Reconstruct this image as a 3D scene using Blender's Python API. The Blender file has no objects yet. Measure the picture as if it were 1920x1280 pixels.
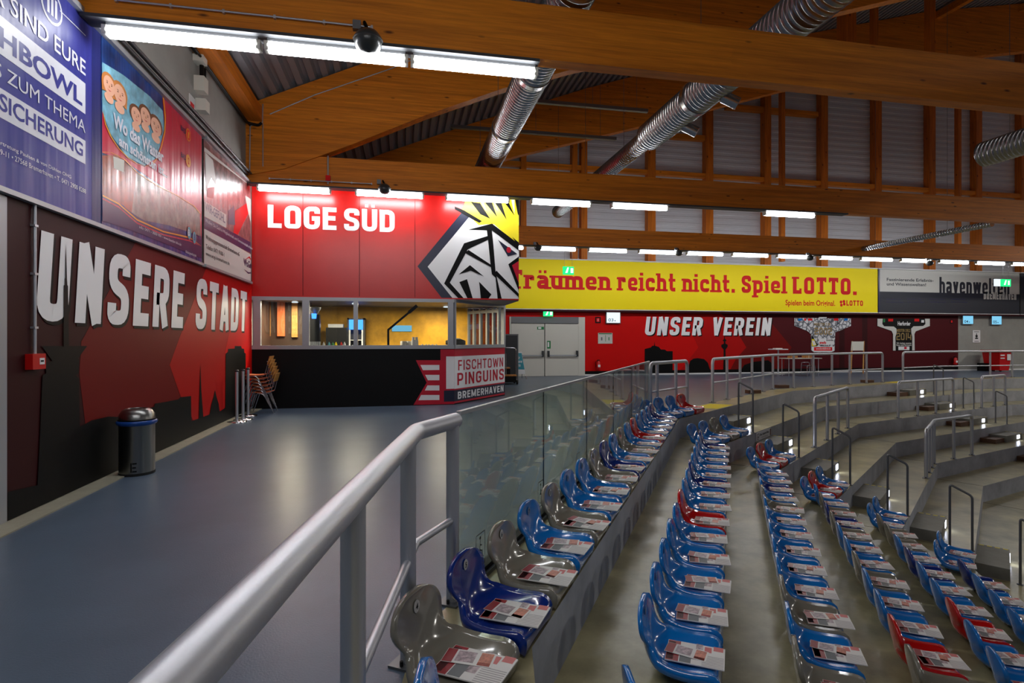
import bpy, math, random
from math import sin, cos, radians, pi
from mathutils import Vector, Matrix
random.seed(7)
S = bpy.context.scene
C = S.collection
# ---------------------------------------------------------------- camera, world, exposure
F = 1030.0; HZ = 636.0; YAW = math.atan(205 / F); SN = sin(YAW); CS = cos(YAW); EYE = 1.6
cam = bpy.data.objects.new('camera', bpy.data.cameras.new('camera')); C.objects.link(cam)
cam.location = (0, 0, EYE); cam.rotation_euler = (radians(90), 0, -YAW)
cam.data.lens = 36 * F / 1920; cam.data.sensor_width = 36; cam.data.shift_y = -4 / 1920
cam.data.clip_start = .05; cam.data.clip_end = 200
S.camera = cam
w = bpy.data.worlds.new('world'); S.world = w; w.use_nodes = True
w.node_tree.nodes['Background'].inputs[0].default_value = (.75, .8, 1, 1)
w.node_tree.nodes['Background'].inputs[1].default_value = .03
S.view_settings.view_transform = 'Standard'; S.view_settings.look = 'None'
S.view_settings.gamma = 1; S.view_settings.use_curve_mapping = False
S.view_settings.exposure = 1.3
S.cycles.use_denoising = True
S.cycles.max_bounces = 8; S.cycles.transparent_max_bounces = 16
S.cycles.sample_clamp_indirect = 4
TUBE = 16.0          # emission of the fluorescent tubes

# ---------------------------------------------------------------- ray helpers (pixel of the 1920x1280 frame -> point on a real plane)
def ray(u, v):
    l = (u - 960) / F
    return Vector((SN + l * CS, CS - l * SN, (HZ - v) / F))
def onZ(u, v, z):
    r = ray(u, v); return Vector((0, 0, EYE)) + r * ((z - EYE) / r.z)
def onY(u, v, y):
    r = ray(u, v); return Vector((0, 0, EYE)) + r * (y / r.y)
def onX(u, v, x):
    r = ray(u, v); return Vector((0, 0, EYE)) + r * (x / r.x)
class Plane:
    """vertical plane: origin o, horizontal direction t, outward normal n"""
    def __init__(s, o, t, n):
        s.o = Vector((o[0], o[1], 0)); s.t = Vector((t[0], t[1], 0)).normalized(); s.n = Vector((n[0], n[1], 0)).normalized()
    def uv(s, u, v):
        r = ray(u, v); k = (s.o - Vector((0, 0, EYE))).dot(s.n) / r.dot(s.n)
        p = Vector((0, 0, EYE)) + r * k; return ((p - s.o).dot(s.t), p.z)
    def P(s, a, b, h=0): return s.o + s.t * a + s.n * h + Vector((0, 0, b))

# ---------------------------------------------------------------- materials
def lin(c):
    return tuple(((x / 255) / 12.92 if x / 255 <= .04045 else ((x / 255 + .055) / 1.055) ** 2.4) for x in c)
MATS = {}
def mat(name, rgb, rough=.5, metal=0, bump=0, bscale=40, var=0, vscale=3, coat=0, ripple=0, spec=None, emit=0):
    if name in MATS: return MATS[name]
    m = bpy.data.materials.new(name); m.use_nodes = True; nt = m.node_tree; N = nt.nodes; L = nt.links
    b = N['Principled BSDF']; c = lin(rgb)
    b.inputs['Base Color'].default_value = (*c, 1); b.inputs['Roughness'].default_value = rough
    b.inputs['Metallic'].default_value = metal
    if coat: b.inputs['Coat Weight'].default_value = coat; b.inputs['Coat Roughness'].default_value = .08
    if spec is not None: b.inputs['Specular IOR Level'].default_value = spec
    if emit:
        b.inputs['Emission Color'].default_value = (*c, 1); b.inputs['Emission Strength'].default_value = emit
    if bump or var or ripple:
        tc = N.new('ShaderNodeTexCoord')
    if bump:
        nz = N.new('ShaderNodeTexNoise'); nz.inputs['Scale'].default_value = bscale; nz.inputs['Detail'].default_value = 3
        bp = N.new('ShaderNodeBump'); bp.inputs['Strength'].default_value = bump; bp.inputs['Distance'].default_value = .01
        L.new(tc.outputs['Object'], nz.inputs['Vector']); L.new(nz.outputs[0], bp.inputs['Height']); L.new(bp.outputs[0], b.inputs['Normal'])
    if ripple:
        mp_ = N.new('ShaderNodeMapping'); mp_.inputs['Scale'].default_value = (5, 5, .35); nz = N.new('ShaderNodeTexNoise'); nz.inputs['Scale'].default_value = 1.0; nz.inputs['Detail'].default_value = 2
        bp = N.new('ShaderNodeBump'); bp.inputs['Strength'].default_value = ripple; bp.inputs['Distance'].default_value = .05
        L.new(tc.outputs['Object'], mp_.inputs[0]); L.new(mp_.outputs[0], nz.inputs['Vector']); L.new(nz.outputs[0], bp.inputs['Height']); L.new(bp.outputs[0], b.inputs['Normal'])
    if var:
        nz = N.new('ShaderNodeTexNoise'); nz.inputs['Scale'].default_value = vscale; nz.inputs['Detail'].default_value = 6
        nz.inputs['Roughness'].default_value = .65
        r = N.new('ShaderNodeValToRGB')
        r.color_ramp.elements[0].position = .3; r.color_ramp.elements[1].position = .7
        r.color_ramp.elements[0].color = (*[x * (1 - var) for x in c], 1); r.color_ramp.elements[1].color = (*[min(1, x * (1 + var)) for x in c], 1)
        L.new(tc.outputs['Object'], nz.inputs['Vector']); L.new(nz.outputs[0], r.inputs[0]); L.new(r.outputs[0], b.inputs['Base Color'])
    MATS[name] = m; return m
def wood(name, rgb, axis='X', knots=True):
    m = bpy.data.materials.new(name); m.use_nodes = True; nt = m.node_tree; N = nt.nodes; L = nt.links
    b = N['Principled BSDF']; b.inputs['Roughness'].default_value = .5; b.inputs['Specular IOR Level'].default_value = .35
    c = lin(rgb); tc = N.new('ShaderNodeTexCoord')
    def mp(sc):
        q = N.new('ShaderNodeMapping'); q.inputs['Scale'].default_value = sc; L.new(tc.outputs['Object'], q.inputs[0]); return q
    k = {'X': (.5, 9, 14), 'Y': (9, .5, 14), 'Z': (9, 9, .5)}[axis]
    n1 = N.new('ShaderNodeTexNoise'); n1.inputs['Scale'].default_value = 1.6; n1.inputs['Detail'].default_value = 8; n1.inputs['Roughness'].default_value = .7
    L.new(mp(k).outputs[0], n1.inputs['Vector'])
    r = N.new('ShaderNodeValToRGB'); e = r.color_ramp.elements
    e[0].position = .28; e[0].color = (c[0] * .6, c[1] * .5, c[2] * .4, 1); e[1].position = .62; e[1].color = (*c, 1)
    e2 = r.color_ramp.elements.new(.8); e2.color = (min(1, c[0] * 1.35), c[1] * 1.4, c[2] * 1.5, 1)
    L.new(n1.outputs[0], r.inputs[0]); out = r.outputs[0]
    # glued lamellas
    lz = {'X': (.12, .01, 7.5), 'Y': (.01, .12, 7.5), 'Z': (7.5, .01, .12)}[axis]
    br = N.new('ShaderNodeTexNoise'); br.inputs['Scale'].default_value = 1; br.inputs['Detail'].default_value = 1
    L.new(mp(lz).outputs[0], br.inputs['Vector'])
    r2 = N.new('ShaderNodeValToRGB'); r2.color_ramp.interpolation = 'CONSTANT'
    r2.color_ramp.elements[0].color = (.82, .8, .78, 1); r2.color_ramp.elements[1].position = .5; r2.color_ramp.elements[1].color = (1, 1, 1, 1)
    q = r2.color_ramp.elements.new(.42); q.color = (.9, .89, .88, 1)
    L.new(br.outputs[0], r2.inputs[0])
    mx = N.new('ShaderNodeMixRGB'); mx.blend_type = 'MULTIPLY'; mx.inputs[0].default_value = .8
    L.new(out, mx.inputs[1]); L.new(r2.outputs[0], mx.inputs[2]); out = mx.outputs[0]
    if knots:
        ks = {'X': (1.6, 3, 5), 'Y': (3, 1.6, 5), 'Z': (3, 3, 1.6)}[axis]
        v = N.new('ShaderNodeTexVoronoi'); v.inputs['Scale'].default_value = 1.0; L.new(mp(ks).outputs[0], v.inputs['Vector'])
        r3 = N.new('ShaderNodeValToRGB'); r3.color_ramp.elements[0].position = .045; r3.color_ramp.elements[0].color = (.1, .06, .04, 1)
        r3.color_ramp.elements[1].position = .12; r3.color_ramp.elements[1].color = (1, 1, 1, 1)
        L.new(v.outputs['Distance'], r3.inputs[0])
        m3 = N.new('ShaderNodeMixRGB'); m3.blend_type = 'MULTIPLY'; m3.inputs[0].default_value = .9
        L.new(out, m3.inputs[1]); L.new(r3.outputs[0], m3.inputs[2]); out = m3.outputs[0]
    L.new(out, b.inputs['Base Color']); MATS[name] = m; return m
def glass(name, tint, gloss=1.0, rough=.0, haze=0):
    m = bpy.data.materials.new(name); m.use_nodes = True; nt = m.node_tree; N = nt.nodes; L = nt.links
    N.remove(N['Principled BSDF']); o = N['Material Output']
    t = N.new('ShaderNodeBsdfTransparent'); t.inputs[0].default_value = (*tint, 1)
    g = N.new('ShaderNodeBsdfGlossy'); g.inputs['Roughness'].default_value = rough
    ge = N.new('ShaderNodeNewGeometry'); dt = N.new('ShaderNodeVectorMath'); dt.operation = 'DOT_PRODUCT'; L.new(ge.outputs['Normal'], dt.inputs[0]); L.new(ge.outputs['Incoming'], dt.inputs[1])
    def mth(op, a, b=None):
        q = N.new('ShaderNodeMath'); q.operation = op
        for i, x in enumerate((a, b)):
            if x is None: continue
            if isinstance(x, (int, float)): q.inputs[i].default_value = x
            else: L.new(x, q.inputs[i])
        return q.outputs[0]
    fr_ = mth('ADD', mth('MULTIPLY', mth('POWER', mth('SUBTRACT', 1.0, mth('ABSOLUTE', dt.outputs['Value'])), 5.0), .96), .04)
    ml = N.new('ShaderNodeMath'); ml.operation = 'MULTIPLY'; ml.inputs[1].default_value = gloss; ml.use_clamp = True
    mx = N.new('ShaderNodeMixShader'); L.new(fr_, ml.inputs[0]); L.new(ml.outputs[0], mx.inputs[0])
    L.new(t.outputs[0], mx.inputs[1]); L.new(g.outputs[0], mx.inputs[2]); out = mx.outputs[0]
    if haze:
        df = N.new('ShaderNodeBsdfDiffuse'); df.inputs[0].default_value = (.55, .68, .62, 1); m2 = N.new('ShaderNodeMixShader'); m2.inputs[0].default_value = haze
        L.new(out, m2.inputs[1]); L.new(df.outputs[0], m2.inputs[2]); out = m2.outputs[0]
    L.new(out, o.inputs[0]); MATS[name] = m; return m
def emis(name, rgb, s):
    m = bpy.data.materials.new(name); m.use_nodes = True; nt = m.node_tree; N = nt.nodes
    N.remove(N['Principled BSDF']); e = N.new('ShaderNodeEmission'); e.inputs[0].default_value = (*lin(rgb), 1); e.inputs[1].default_value = s
    nt.links.new(e.outputs[0], N['Material Output'].inputs[0]); MATS[name] = m; return m

# ---------------------------------------------------------------- mesh collector
class M:
    def __init__(s): s.v = []; s.f = []; s.m = []; s.sm = []
    def add(s, vs, fs, mi=0, smooth=False):
        o = len(s.v); s.v += [tuple(x) for x in vs]
        for f in fs: s.f.append([i + o for i in f]); s.m.append(mi); s.sm.append(smooth)
    def box(s, x0, x1, y0, y1, z0, z1, mi=0, T=None):
        vs = [Vector((x, y, z)) for z in (z0, z1) for y in (y0, y1) for x in (x0, x1)]
        if T: vs = [T @ q for q in vs]
        s.add(vs, [(0, 2, 3, 1), (4, 5, 7, 6), (0, 1, 5, 4), (2, 6, 7, 3), (0, 4, 6, 2), (1, 3, 7, 5)], mi)
    def bar(s, p, q, wd, ht, mi=0, up=(0, 0, 1)):
        """rectangular bar from p to q, centred"""
        p = Vector(p); q = Vector(q); d = (q - p).normalized(); up = Vector(up)
        if abs(d.dot(up)) > .98: up = Vector((1, 0, 0))
        a = d.cross(up).normalized() * wd / 2; b = a.cross(d).normalized() * ht / 2
        vs = [p - a - b, p + a - b, p + a + b, p - a + b, q - a - b, q + a - b, q + a + b, q - a + b]
        s.add(vs, [(3, 2, 1, 0), (4, 5, 6, 7), (0, 1, 5, 4), (1, 2, 6, 5), (2, 3, 7, 6), (3, 0, 4, 7)], mi)
    def prism(s, poly, z0, z1, mi=0, side=None):
        n = len(poly); vs = [(x, y, z0) for x, y in poly] + [(x, y, z1) for x, y in poly]
        s.add(vs, [list(range(n))[::-1], list(range(n, 2 * n))], mi)
        s.add(vs, [(i, (i + 1) % n, n + (i + 1) % n, n + i) for i in range(n)], mi if side is None else side)
    def solid(s, pts, thick, mi=0, smooth=False):
        """planar polygon pts (3d) given a thickness vector"""
        n = len(pts); t = Vector(thick); vs = [Vector(p) for p in pts] + [Vector(p) + t for p in pts]
        s.add(vs, [list(range(n))[::-1], list(range(n, 2 * n))] + [(i, (i + 1) % n, n + (i + 1) % n, n + i) for i in range(n)], mi, smooth)
    def tube(s, pts, r, seg=12, mi=0, cap=True, taper=None):
        pts = [Vector(p) for p in pts]; n = len(pts); rings = []; a = None
        for i, p in enumerate(pts):
            d = ((pts[i] - pts[i - 1]).normalized() if i else Vector((0, 0, 0))) + ((pts[i + 1] - pts[i]).normalized() if i < n - 1 else Vector((0, 0, 0)))
            d.normalize()
            if a is None:
                a = d.orthogonal().normalized()
            a = (a - d * a.dot(d)).normalized(); b = d.cross(a)
            k = 1.0
            if 0 < i < n - 1:
                c = (pts[i] - pts[i - 1]).normalized().dot(d); k = 1 / max(c, .5)
            rr = r if taper is None else r * taper[i]
            rings.append([p + (a * cos(2 * pi * j / seg) + b * sin(2 * pi * j / seg)) * rr for j in range(seg)])
        vs = [q for rg in rings for q in rg]; fs = []
        for i in range(n - 1):
            for j in range(seg):
                fs.append((i * seg + j, i * seg + (j + 1) % seg, (i + 1) * seg + (j + 1) % seg, (i + 1) * seg + j))
        s.add(vs, fs, mi, True)
        if cap: s.add(vs[:seg], [list(range(seg))[::-1]], mi); s.add(vs[-seg:], [list(range(seg))], mi)
    def lathe(s, prof, c=(0, 0, 0), seg=24, mi=0, smooth=True, sx=1, sy=1):
        vs = [(c[0] + r * cos(2 * pi * j / seg) * sx, c[1] + r * sin(2 * pi * j / seg) * sy, c[2] + z) for r, z in prof for j in range(seg)]
        fs = [(i * seg + j, i * seg + (j + 1) % seg, (i + 1) * seg + (j + 1) % seg, (i + 1) * seg + j) for i in range(len(prof) - 1) for j in range(seg)]
        s.add(vs, fs, mi, smooth)
        if prof[0][0] > 1e-4: s.add(vs[:seg], [list(range(seg))[::-1]], mi)
        if prof[-1][0] > 1e-4: s.add(vs[-seg:], [list(range(seg))], mi)
ORG = {}
def build(name, m, mats, parent=None, origin=None, autosmooth=False):
    if not isinstance(mats, (list, tuple)): mats = [mats]
    if parent is not None: o = ORG[parent.name]
    elif origin is not None: o = Vector(origin)
    else:
        xs = [v[0] for v in m.v]; ys = [v[1] for v in m.v]; zs = [v[2] for v in m.v]
        o = Vector(((min(xs) + max(xs)) / 2, (min(ys) + max(ys)) / 2, min(zs)))
    me = bpy.data.meshes.new(name)
    me.from_pydata([(v[0] - o.x, v[1] - o.y, v[2] - o.z) for v in m.v], [], m.f)
    for k in mats: me.materials.append(MATS[k] if isinstance(k, str) else k)
    me.polygons.foreach_set('material_index', m.m); me.polygons.foreach_set('use_smooth', m.sm); me.update()
    ob = bpy.data.objects.new(name, me); C.objects.link(ob)
    if parent is not None: ob.parent = parent
    else: ob.location = o
    ORG[ob.name] = o; return ob
def tag(o, label, cat=None, group=None, kind=None):
    if label: o['label'] = label
    if cat: o['category'] = cat
    if group: o['group'] = group
    if kind: o['kind'] = kind
    return o
def thing(name, label, cat, loc=(0, 0, 0), group=None):
    o = bpy.data.objects.new(name, None); C.objects.link(o); o.location = loc; o.empty_display_size = .1
    ORG[o.name] = Vector(loc); return tag(o, label, cat, group)
def struct(name, m, mats, label=None, parent=None):
    o = build(name, m, mats, parent)
    if parent is None: o['kind'] = 'structure'
    if label: o['label'] = label
    return o
def copy_tree(o, loc, rz=0, label=None):
    r = o.copy(); C.objects.link(r); r.location = loc; r.rotation_euler = (0, 0, rz)
    if label: r['label'] = label
    for ch in o.children:
        c = ch.copy(); C.objects.link(c); c.parent = r
        for g in ch.children:
            d = g.copy(); C.objects.link(d); d.parent = c
    return r
def fillet(pts, r, n=5):
    pts = [Vector(p) for p in pts]; out = [pts[0]]
    for i in range(1, len(pts) - 1):
        rr = r[i] if isinstance(r, (list, tuple)) else r
        a, b, c = pts[i - 1], pts[i], pts[i + 1]; d1 = (a - b); d2 = (c - b)
        k = min(rr, d1.length * .49, d2.length * .49)
        if k < 1e-5: out.append(b); continue
        p = b + d1.normalized() * k; q = b + d2.normalized() * k
        for j in range(n + 1):
            t = j / n; out.append(p * (1 - t) ** 2 + b * 2 * t * (1 - t) + q * t * t)
    out.append(pts[-1]); return out

# ---------------------------------------------------------------- lettering
def V2(x, y): return Vector((x, y, 0))
def glyph(ch, t, W=.5, slab=False):
    h = t / 2; x = .74; r = W * .42; w = W; s = []
    A = lambda pts, rr=0: s.append((pts, rr))
    def sl(cx, y, wd=None):
        if slab: wd = wd or t * 1.9; A([(cx - wd / 2, y), (cx + wd / 2, y)], ('T', t * .55))
    if ch == 'U': A([(h, 1), (h, h), (w - h, h), (w - h, 1)], r)
    elif ch == 'Ü':
        A([(h, 1), (h, h), (w - h, h), (w - h, 1)], r); A([(w * .2, 1.15), (w * .42, 1.15)], ('T', .13)); A([(w * .62, 1.15), (w * .84, 1.15)], ('T', .13))
    elif ch == 'N': A([(h, 0), (h, 1)]); A([(w - h, 0), (w - h, 1)]); A([(h * .9, 1), (w - h * .9, 0)])
    elif ch == 'S':
        A([(w - h, .70), (w - h, 1 - h), (h, 1 - h), (h, .56), (w - h, .44), (w - h, h), (h, h), (h, .30)], [0, r, r, r * .6, r * .6, r, r, 0])
        if slab: A([(w - h * 1.1, .66), (w - h * 1.1, .96)], ('T', t * .6)); A([(h * 1.1, .04), (h * 1.1, .34)], ('T', t * .6))
    elif ch == 'E': w *= .86; A([(w, 1 - h), (h, 1 - h), (h, h), (w, h)]); A([(h, .52), (w * .92, .52)])
    elif ch == 'F': w *= .84; A([(w, 1 - h), (h, 1 - h), (h, 0)]); A([(h, .5), (w * .9, .5)])
    elif ch == 'R': A([(h, 0), (h, 1 - h), (w - h, 1 - h), (w - h, .46), (h, .46)], [0, 0, r, r, 0]); A([(w * .55, .46), (w - h, 0)])
    elif ch == 'P': A([(h, 0), (h, 1 - h), (w - h, 1 - h), (w - h, .42), (h, .42)], [0, 0, r, r, 0])
    elif ch == 'B':
        A([(h, h), (h, 1 - h), (w - h * 1.2, 1 - h), (w - h * 1.2, .53), (h, .53)], [0, 0, r, r, 0]); A([(h, .53), (w - h, .53), (w - h, h), (h, h), (h, .53)], [0, r, r, 0, 0])
    elif ch == 'T': w *= .95; A([(0, 1 - h), (w, 1 - h)]); A([(w / 2, 0), (w / 2, 1)]); sl(w / 2, h * .6, t * 2); (slab and (A([(h * .5, .72), (h * .5, 1)], ('T', t * .5)), A([(w - h * .5, .72), (w - h * .5, 1)], ('T', t * .5))))
    elif ch == 'A': w *= 1.06; A([(h * .9, 0), (w / 2 - h * .25, 1)]); A([(w - h * .9, 0), (w / 2 + h * .25, 1)]); A([(w * .2, .27), (w * .8, .27)], ('T', t * .75))
    elif ch == 'V': A([(h * .9, 1), (w / 2, 0)]); A([(w - h * .9, 1), (w / 2, 0)])
    elif ch == 'W': w *= 1.5; A([(h, 1), (w * .28, 0)]); A([(w * .28, 0), (w / 2, .9)]); A([(w / 2, .9), (w * .72, 0)]); A([(w * .72, 0), (w - h, 1)])
    elif ch == 'M': w *= 1.35; A([(h, 0), (h, 1)]); A([(w - h, 0), (w - h, 1)]); A([(h, 1), (w / 2, .1)]); A([(w - h, 1), (w / 2, .1)])
    elif ch == 'D': A([(h, h), (h, 1 - h), (w - h, 1 - h), (w - h, h), (h, h)], [0, 0, r, r, 0])
    elif ch in 'O0': A([(w / 2, h), (h, h), (h, 1 - h), (w - h, 1 - h), (w - h, h), (w / 2, h)], r)
    elif ch == 'L': w *= .84; A([(h, 1), (h, h), (w, h)]); sl(h + t * .2, 1 - h * .6, t * 2); (slab and A([(w - h * .6, 0), (w - h * .6, .32)], ('T', t * .6)))
    elif ch == 'G': A([(w - h, .70), (w - h, 1 - h), (h, 1 - h), (h, h), (w - h, h), (w - h, .48), (w * .5, .48)], [0, r, r, r, r, 0, 0])
    elif ch == 'C': A([(w - h, .68), (w - h, 1 - h), (h, 1 - h), (h, h), (w - h, h), (w - h, .32)], r)
    elif ch == 'I': w = t; A([(h, 0), (h, 1)])
    elif ch == 'K': A([(h, 0), (h, 1)]); A([(w - h, 1), (h, .42)]); A([(w * .4, .58), (w - h, 0)])
    elif ch == 'H': A([(h, 0), (h, 1)]); A([(w - h, 0), (w - h, 1)]); A([(h, .5), (w - h, .5)])
    elif ch == '2': A([(h, .7), (h, 1 - h), (w - h, 1 - h), (w - h, .5), (h, .5), (h, h), (w, h)], [0, .05, .05, .05, .05, 0, 0])
    elif ch == '1': w = t * 1.6; A([(w - h, 0), (w - h, 1)])
    elif ch == '4': A([(h, 1), (h, .35), (w, .35)]); A([(w - h * 1.3, 0), (w - h * 1.3, .75)])
    elif ch == 'u':
        A([(h, x), (h, h), (w - h, h)], [0, r, 0]); A([(w - h, 0), (w - h, x)]); sl(h, x - h * .6); sl(w - h, x - h * .6); sl(w - h + t * .3, h * .6)
    elif ch in 'nhr':
        tp = 1 if ch == 'h' else x
        A([(h, 0), (h, tp)]); sl(h, h * .6); sl(h - t * .2, tp - h * .6, t * 1.4)
        if ch == 'r': w *= .8; A([(h, x * .55), (h, x - h), (w - h, x - h), (w - h, x * .62)], [0, r * .6, .03, 0])
        else: A([(h, x * .55), (h, x - h), (w - h, x - h), (w - h, 0)], [0, r * .8, r, 0]); sl(w - h, h * .6)
    elif ch == 'm':
        w *= 1.6; A([(h, 0), (h, x)]); sl(h, h * .6); sl(h - t * .2, x - h * .6, t * 1.4); A([(h, x * .55), (h, x - h), (w / 2, x - h), (w / 2, 0)], [0, r * .5, r * .7, 0])
        A([(w / 2, x * .55), (w / 2, x - h), (w - h, x - h), (w - h, 0)], [0, r * .5, r * .7, 0]); sl(w / 2, h * .6); sl(w - h, h * .6)
    elif ch in 'aä':
        A([(h, x * .78), (h, x - h), (w - h, x - h), (w - h, 0)], [0, r, r, 0]); A([(w - h, x * .55), (h, x * .5), (h, h), (w - h, h + .04)], [0, r * .6, r * .8, 0]); sl(w - h + t * .3, h * .6)
        if ch == 'ä': A([(w * .15, .93), (w * .38, .93)], ('T', .15)); A([(w * .6, .93), (w * .83, .93)], ('T', .15))
    elif ch == 'e': A([(w - h, x * .46), (w - h, x - h), (h, x - h), (h, h), (w - h, h), (w - h, x * .27)], [0, r, r, r, r, 0]); A([(h, x * .48), (w - h * .6, x * .48)], ('T', t * .45))
    elif ch == 'c': A([(w - h, x * .62), (w - h, x - h), (h, x - h), (h, h), (w - h, h), (w - h, x * .3)], r)
    elif ch == 'i': w = t * 1.1; A([(w / 2, 0), (w / 2, x)]); sl(w / 2, h * .6); sl(w / 2 - t * .2, x - h * .6, t * 1.4); A([(w / 2 - h, .93), (w / 2 + h, .93)], ('T', .16))
    elif ch == 'l': w = t * 1.1; A([(w / 2, 0), (w / 2, 1)]); sl(w / 2, h * .6); sl(w / 2 - t * .2, 1 - h * .6, t * 1.4)
    elif ch == 't': w *= .75; A([(w * .4, 1), (w * .4, h), (w, h)], [0, r * .5, 0]); A([(0, x - h), (w, x - h)], ('T', t * .75))
    elif ch == 'p': A([(h, -.26), (h, x)]); sl(h, -.26 + h * .6); sl(h - t * .2, x - h * .6, t * 1.4); A([(h, x - h), (w - h, x - h), (w - h, h), (h, h)], [0, r, r, 0])
    elif ch == 'v': A([(h, x), (w / 2, 0)]); A([(w - h, x), (w / 2, 0)])
    elif ch == 'w': w *= 1.5; A([(h, x), (w * .28, 0)]); A([(w * .28, 0), (w / 2, x)]); A([(w / 2, x), (w * .72, 0)]); A([(w * .72, 0), (w - h, x)])
    elif ch == '.': w = t; A([(0, h * .9), (t * 1.05, h * .9)])
    elif ch == ' ': w *= .55
    return w, s
def strokes_mesh(text, t=.17, W=.5, slab=False, gap=.1):
    """returns list of polygons (2d) and total width; cap height 1"""
    polys = []; X = 0
    for ch in text:
        w_, ss = glyph(ch, t, W, slab)
        for si, (pts, rr) in enumerate(ss):
            th = t
            if isinstance(rr, tuple): th = rr[1]; rr = 0
            P = fillet([V2(a, b) for a, b in pts], rr, 5) if rr else [V2(a, b) for a, b in pts]
            L = []; n = len(P)
            closed = (P[0] - P[-1]).length < 1e-6
            for i in range(n):
                d1 = (P[i] - P[i - 1]).normalized() if i else ((P[0] - P[-2]).normalized() if closed else None)
                d2 = (P[i + 1] - P[i]).normalized() if i < n - 1 else ((P[1] - P[0]).normalized() if closed else None)
                d = (d1 or d2) + (d2 or d1); d.normalize(); nn = V2(-d.y, d.x); k = 1 / max(.35, (d1 or d2).dot(d)); L.append((P[i] + nn * th / 2 * k, P[i] - nn * th / 2 * k))
            for i in range(n - 1):
                polys.append([(L[i][0].x + X, L[i][0].y), (L[i][1].x + X, L[i][1].y), (L[i + 1][1].x + X, L[i + 1][1].y), (L[i + 1][0].x + X, L[i + 1][0].y)]); polys[-1] = (polys[-1], si)
        X += w_ + gap
    return polys, X - gap
FC = {}
def font_mesh(text, bold=0.0):
    k = (text, bold)
    if k in FC: return FC[k]
    cu = bpy.data.curves.new('t', 'FONT'); cu.body = text; cu.offset = bold; cu.resolution_u = 3
    ob = bpy.data.objects.new('t', cu); C.objects.link(ob)
    dg = bpy.context.evaluated_depsgraph_get(); dg.update()
    me = ob.evaluated_get(dg).to_mesh()
    vs = [v.co.copy() for v in me.vertices]; ps = [[(vs[i].x, vs[i].y) for i in p.vertices] for p in me.polygons]
    ob.evaluated_get(dg).to_mesh_clear(); bpy.data.objects.remove(ob); bpy.data.curves.remove(cu)
    xs = [a for p in ps for a, b in p] or [0, 1]; FC[k] = (ps, min(xs), max(xs)); return FC[k]
class Sign(M):
    """flat printed thing on a vertical plane: board, then thin layers of print"""
    def __init__(s, pl, base=0.0): super().__init__(); s.pl = pl; s.h = base; s.names = []; s.cnt = 0
    def mi(s, m):
        if m not in s.names: s.names.append(m)
        return s.names.index(m)
    def poly(s, pts, m, layer=1, same=False):
        if not same: s.cnt = (s.cnt + 1) % 30
        vs = [s.pl.P(a, b, s.h + layer * .0015 + s.cnt * .00004) for a, b in pts]
        s.add(vs, [list(range(len(vs)))], s.mi(m))
    def ppoly(s, pts, m, layer=1, org=(0, 0), sc=1):
        s.poly([s.pl.uv(org[0] + x / sc, org[1] + y / sc) for x, y in pts], m, layer)
    def board(s, a0, a1, b0, b1, m, th=.02, back=None):
        h0 = s.h if back is None else back
        P = [s.pl.P(a, b, h0) for a, b in ((a0, b0), (a1, b0), (a1, b1), (a0, b1))]
        s.solid(P, s.pl.n * (th if back is None else s.h - h0), s.mi(m))
        if back is None: s.h += th
    def disc(s, a, b, r, m, layer=1, n=20, ry=None):
        s.poly([(a + r * cos(2 * pi * i / n), b + (ry or r) * sin(2 * pi * i / n)) for i in range(n)], m, layer)
    def letters(s, text, a0, b0, a1, H, m, layer=2, t=.17, W=.5, slab=False, shear=0, gap=.1, shadow=None, clipb=None):
        ps, wd = strokes_mesh(text, t, W, slab, gap); k = (a1 - a0 - abs(shear) * H) / wd; last = None
        for p, si in ps:
            if si != last: s.cnt = (si * 9) % 30; last = si
            q = [(a0 + x * k + y * H * shear, b0 + y * H) for x, y in p]
            if shadow: s.poly([(x + shadow[0], y + shadow[1]) for x, y in q], shadow[2], layer - 1, True)
            if clipb is not None: q = [(x, max(y, clipb)) for x, y in q]
            s.poly(q, m, layer, True)
    def text(s, text, a0, b0, a1, H, m, layer=2, bold=.0, shear=0, flip=1, keep=False):
        ps, x0, x1 = font_mesh(text, bold); kx = (a1 - a0) / (x1 - x0); ky = H / .73
        s.cnt = (s.cnt + 1) % 30
        for p in ps: s.poly([(a0 + (x - x0) * kx + y * ky * shear, b0 + y * ky) for x, y in p], m, layer, True)
    def ptext(s, text, u0, v0, u1, v1, m, layer=2, bold=0, cap=None):
        """text whose baseline starts at pixel (u0,v0), ends at (u1,v1); cap = pixel of cap top at start"""
        a0, b0 = s.pl.uv(u0, v0); a1, b1 = s.pl.uv(u1, v1); H = s.pl.uv(u0, cap)[1] - b0
        s.text(text, a0, b0, a1, H, m, layer, bold)
    def done(s, name, parent=None): return build(name, s, s.names, parent)
# ---------------------------------------------------------------- material library
wood('glulam_x', (242, 146, 34), 'X'); wood('glulam_y', (240, 140, 36), 'Y'); wood('glulam_z', (226, 128, 32), 'Z')
wood('plain_wood', (190, 130, 70), 'Z', False); wood('birch', (205, 150, 80), 'X', False)
mat('floor_blue', (84, 98, 115), .3, bump=.1, bscale=90, var=.12, vscale=1.2, spec=.26)
mat('tread', (160, 151, 114), .28, bump=.06, bscale=30, var=.45, vscale=1.3, spec=.5)
mat('riser', (172, 175, 182), .7, bump=.1, bscale=25, var=.25, vscale=1.5)
mat('stepbox', (128, 126, 116), .6, bump=.08, bscale=30, var=.15, vscale=4)
mat('joint', (14, 14, 14), .8)
mat('concrete', (150, 150, 144), .8, bump=.1, bscale=20, var=.12, vscale=1.2)
mat('plinth', (150, 146, 128), .6, bump=.1, bscale=20, var=.1, vscale=6)
mat('steel', (196, 198, 204), .42, metal=.8, bump=.03, bscale=120)
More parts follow.
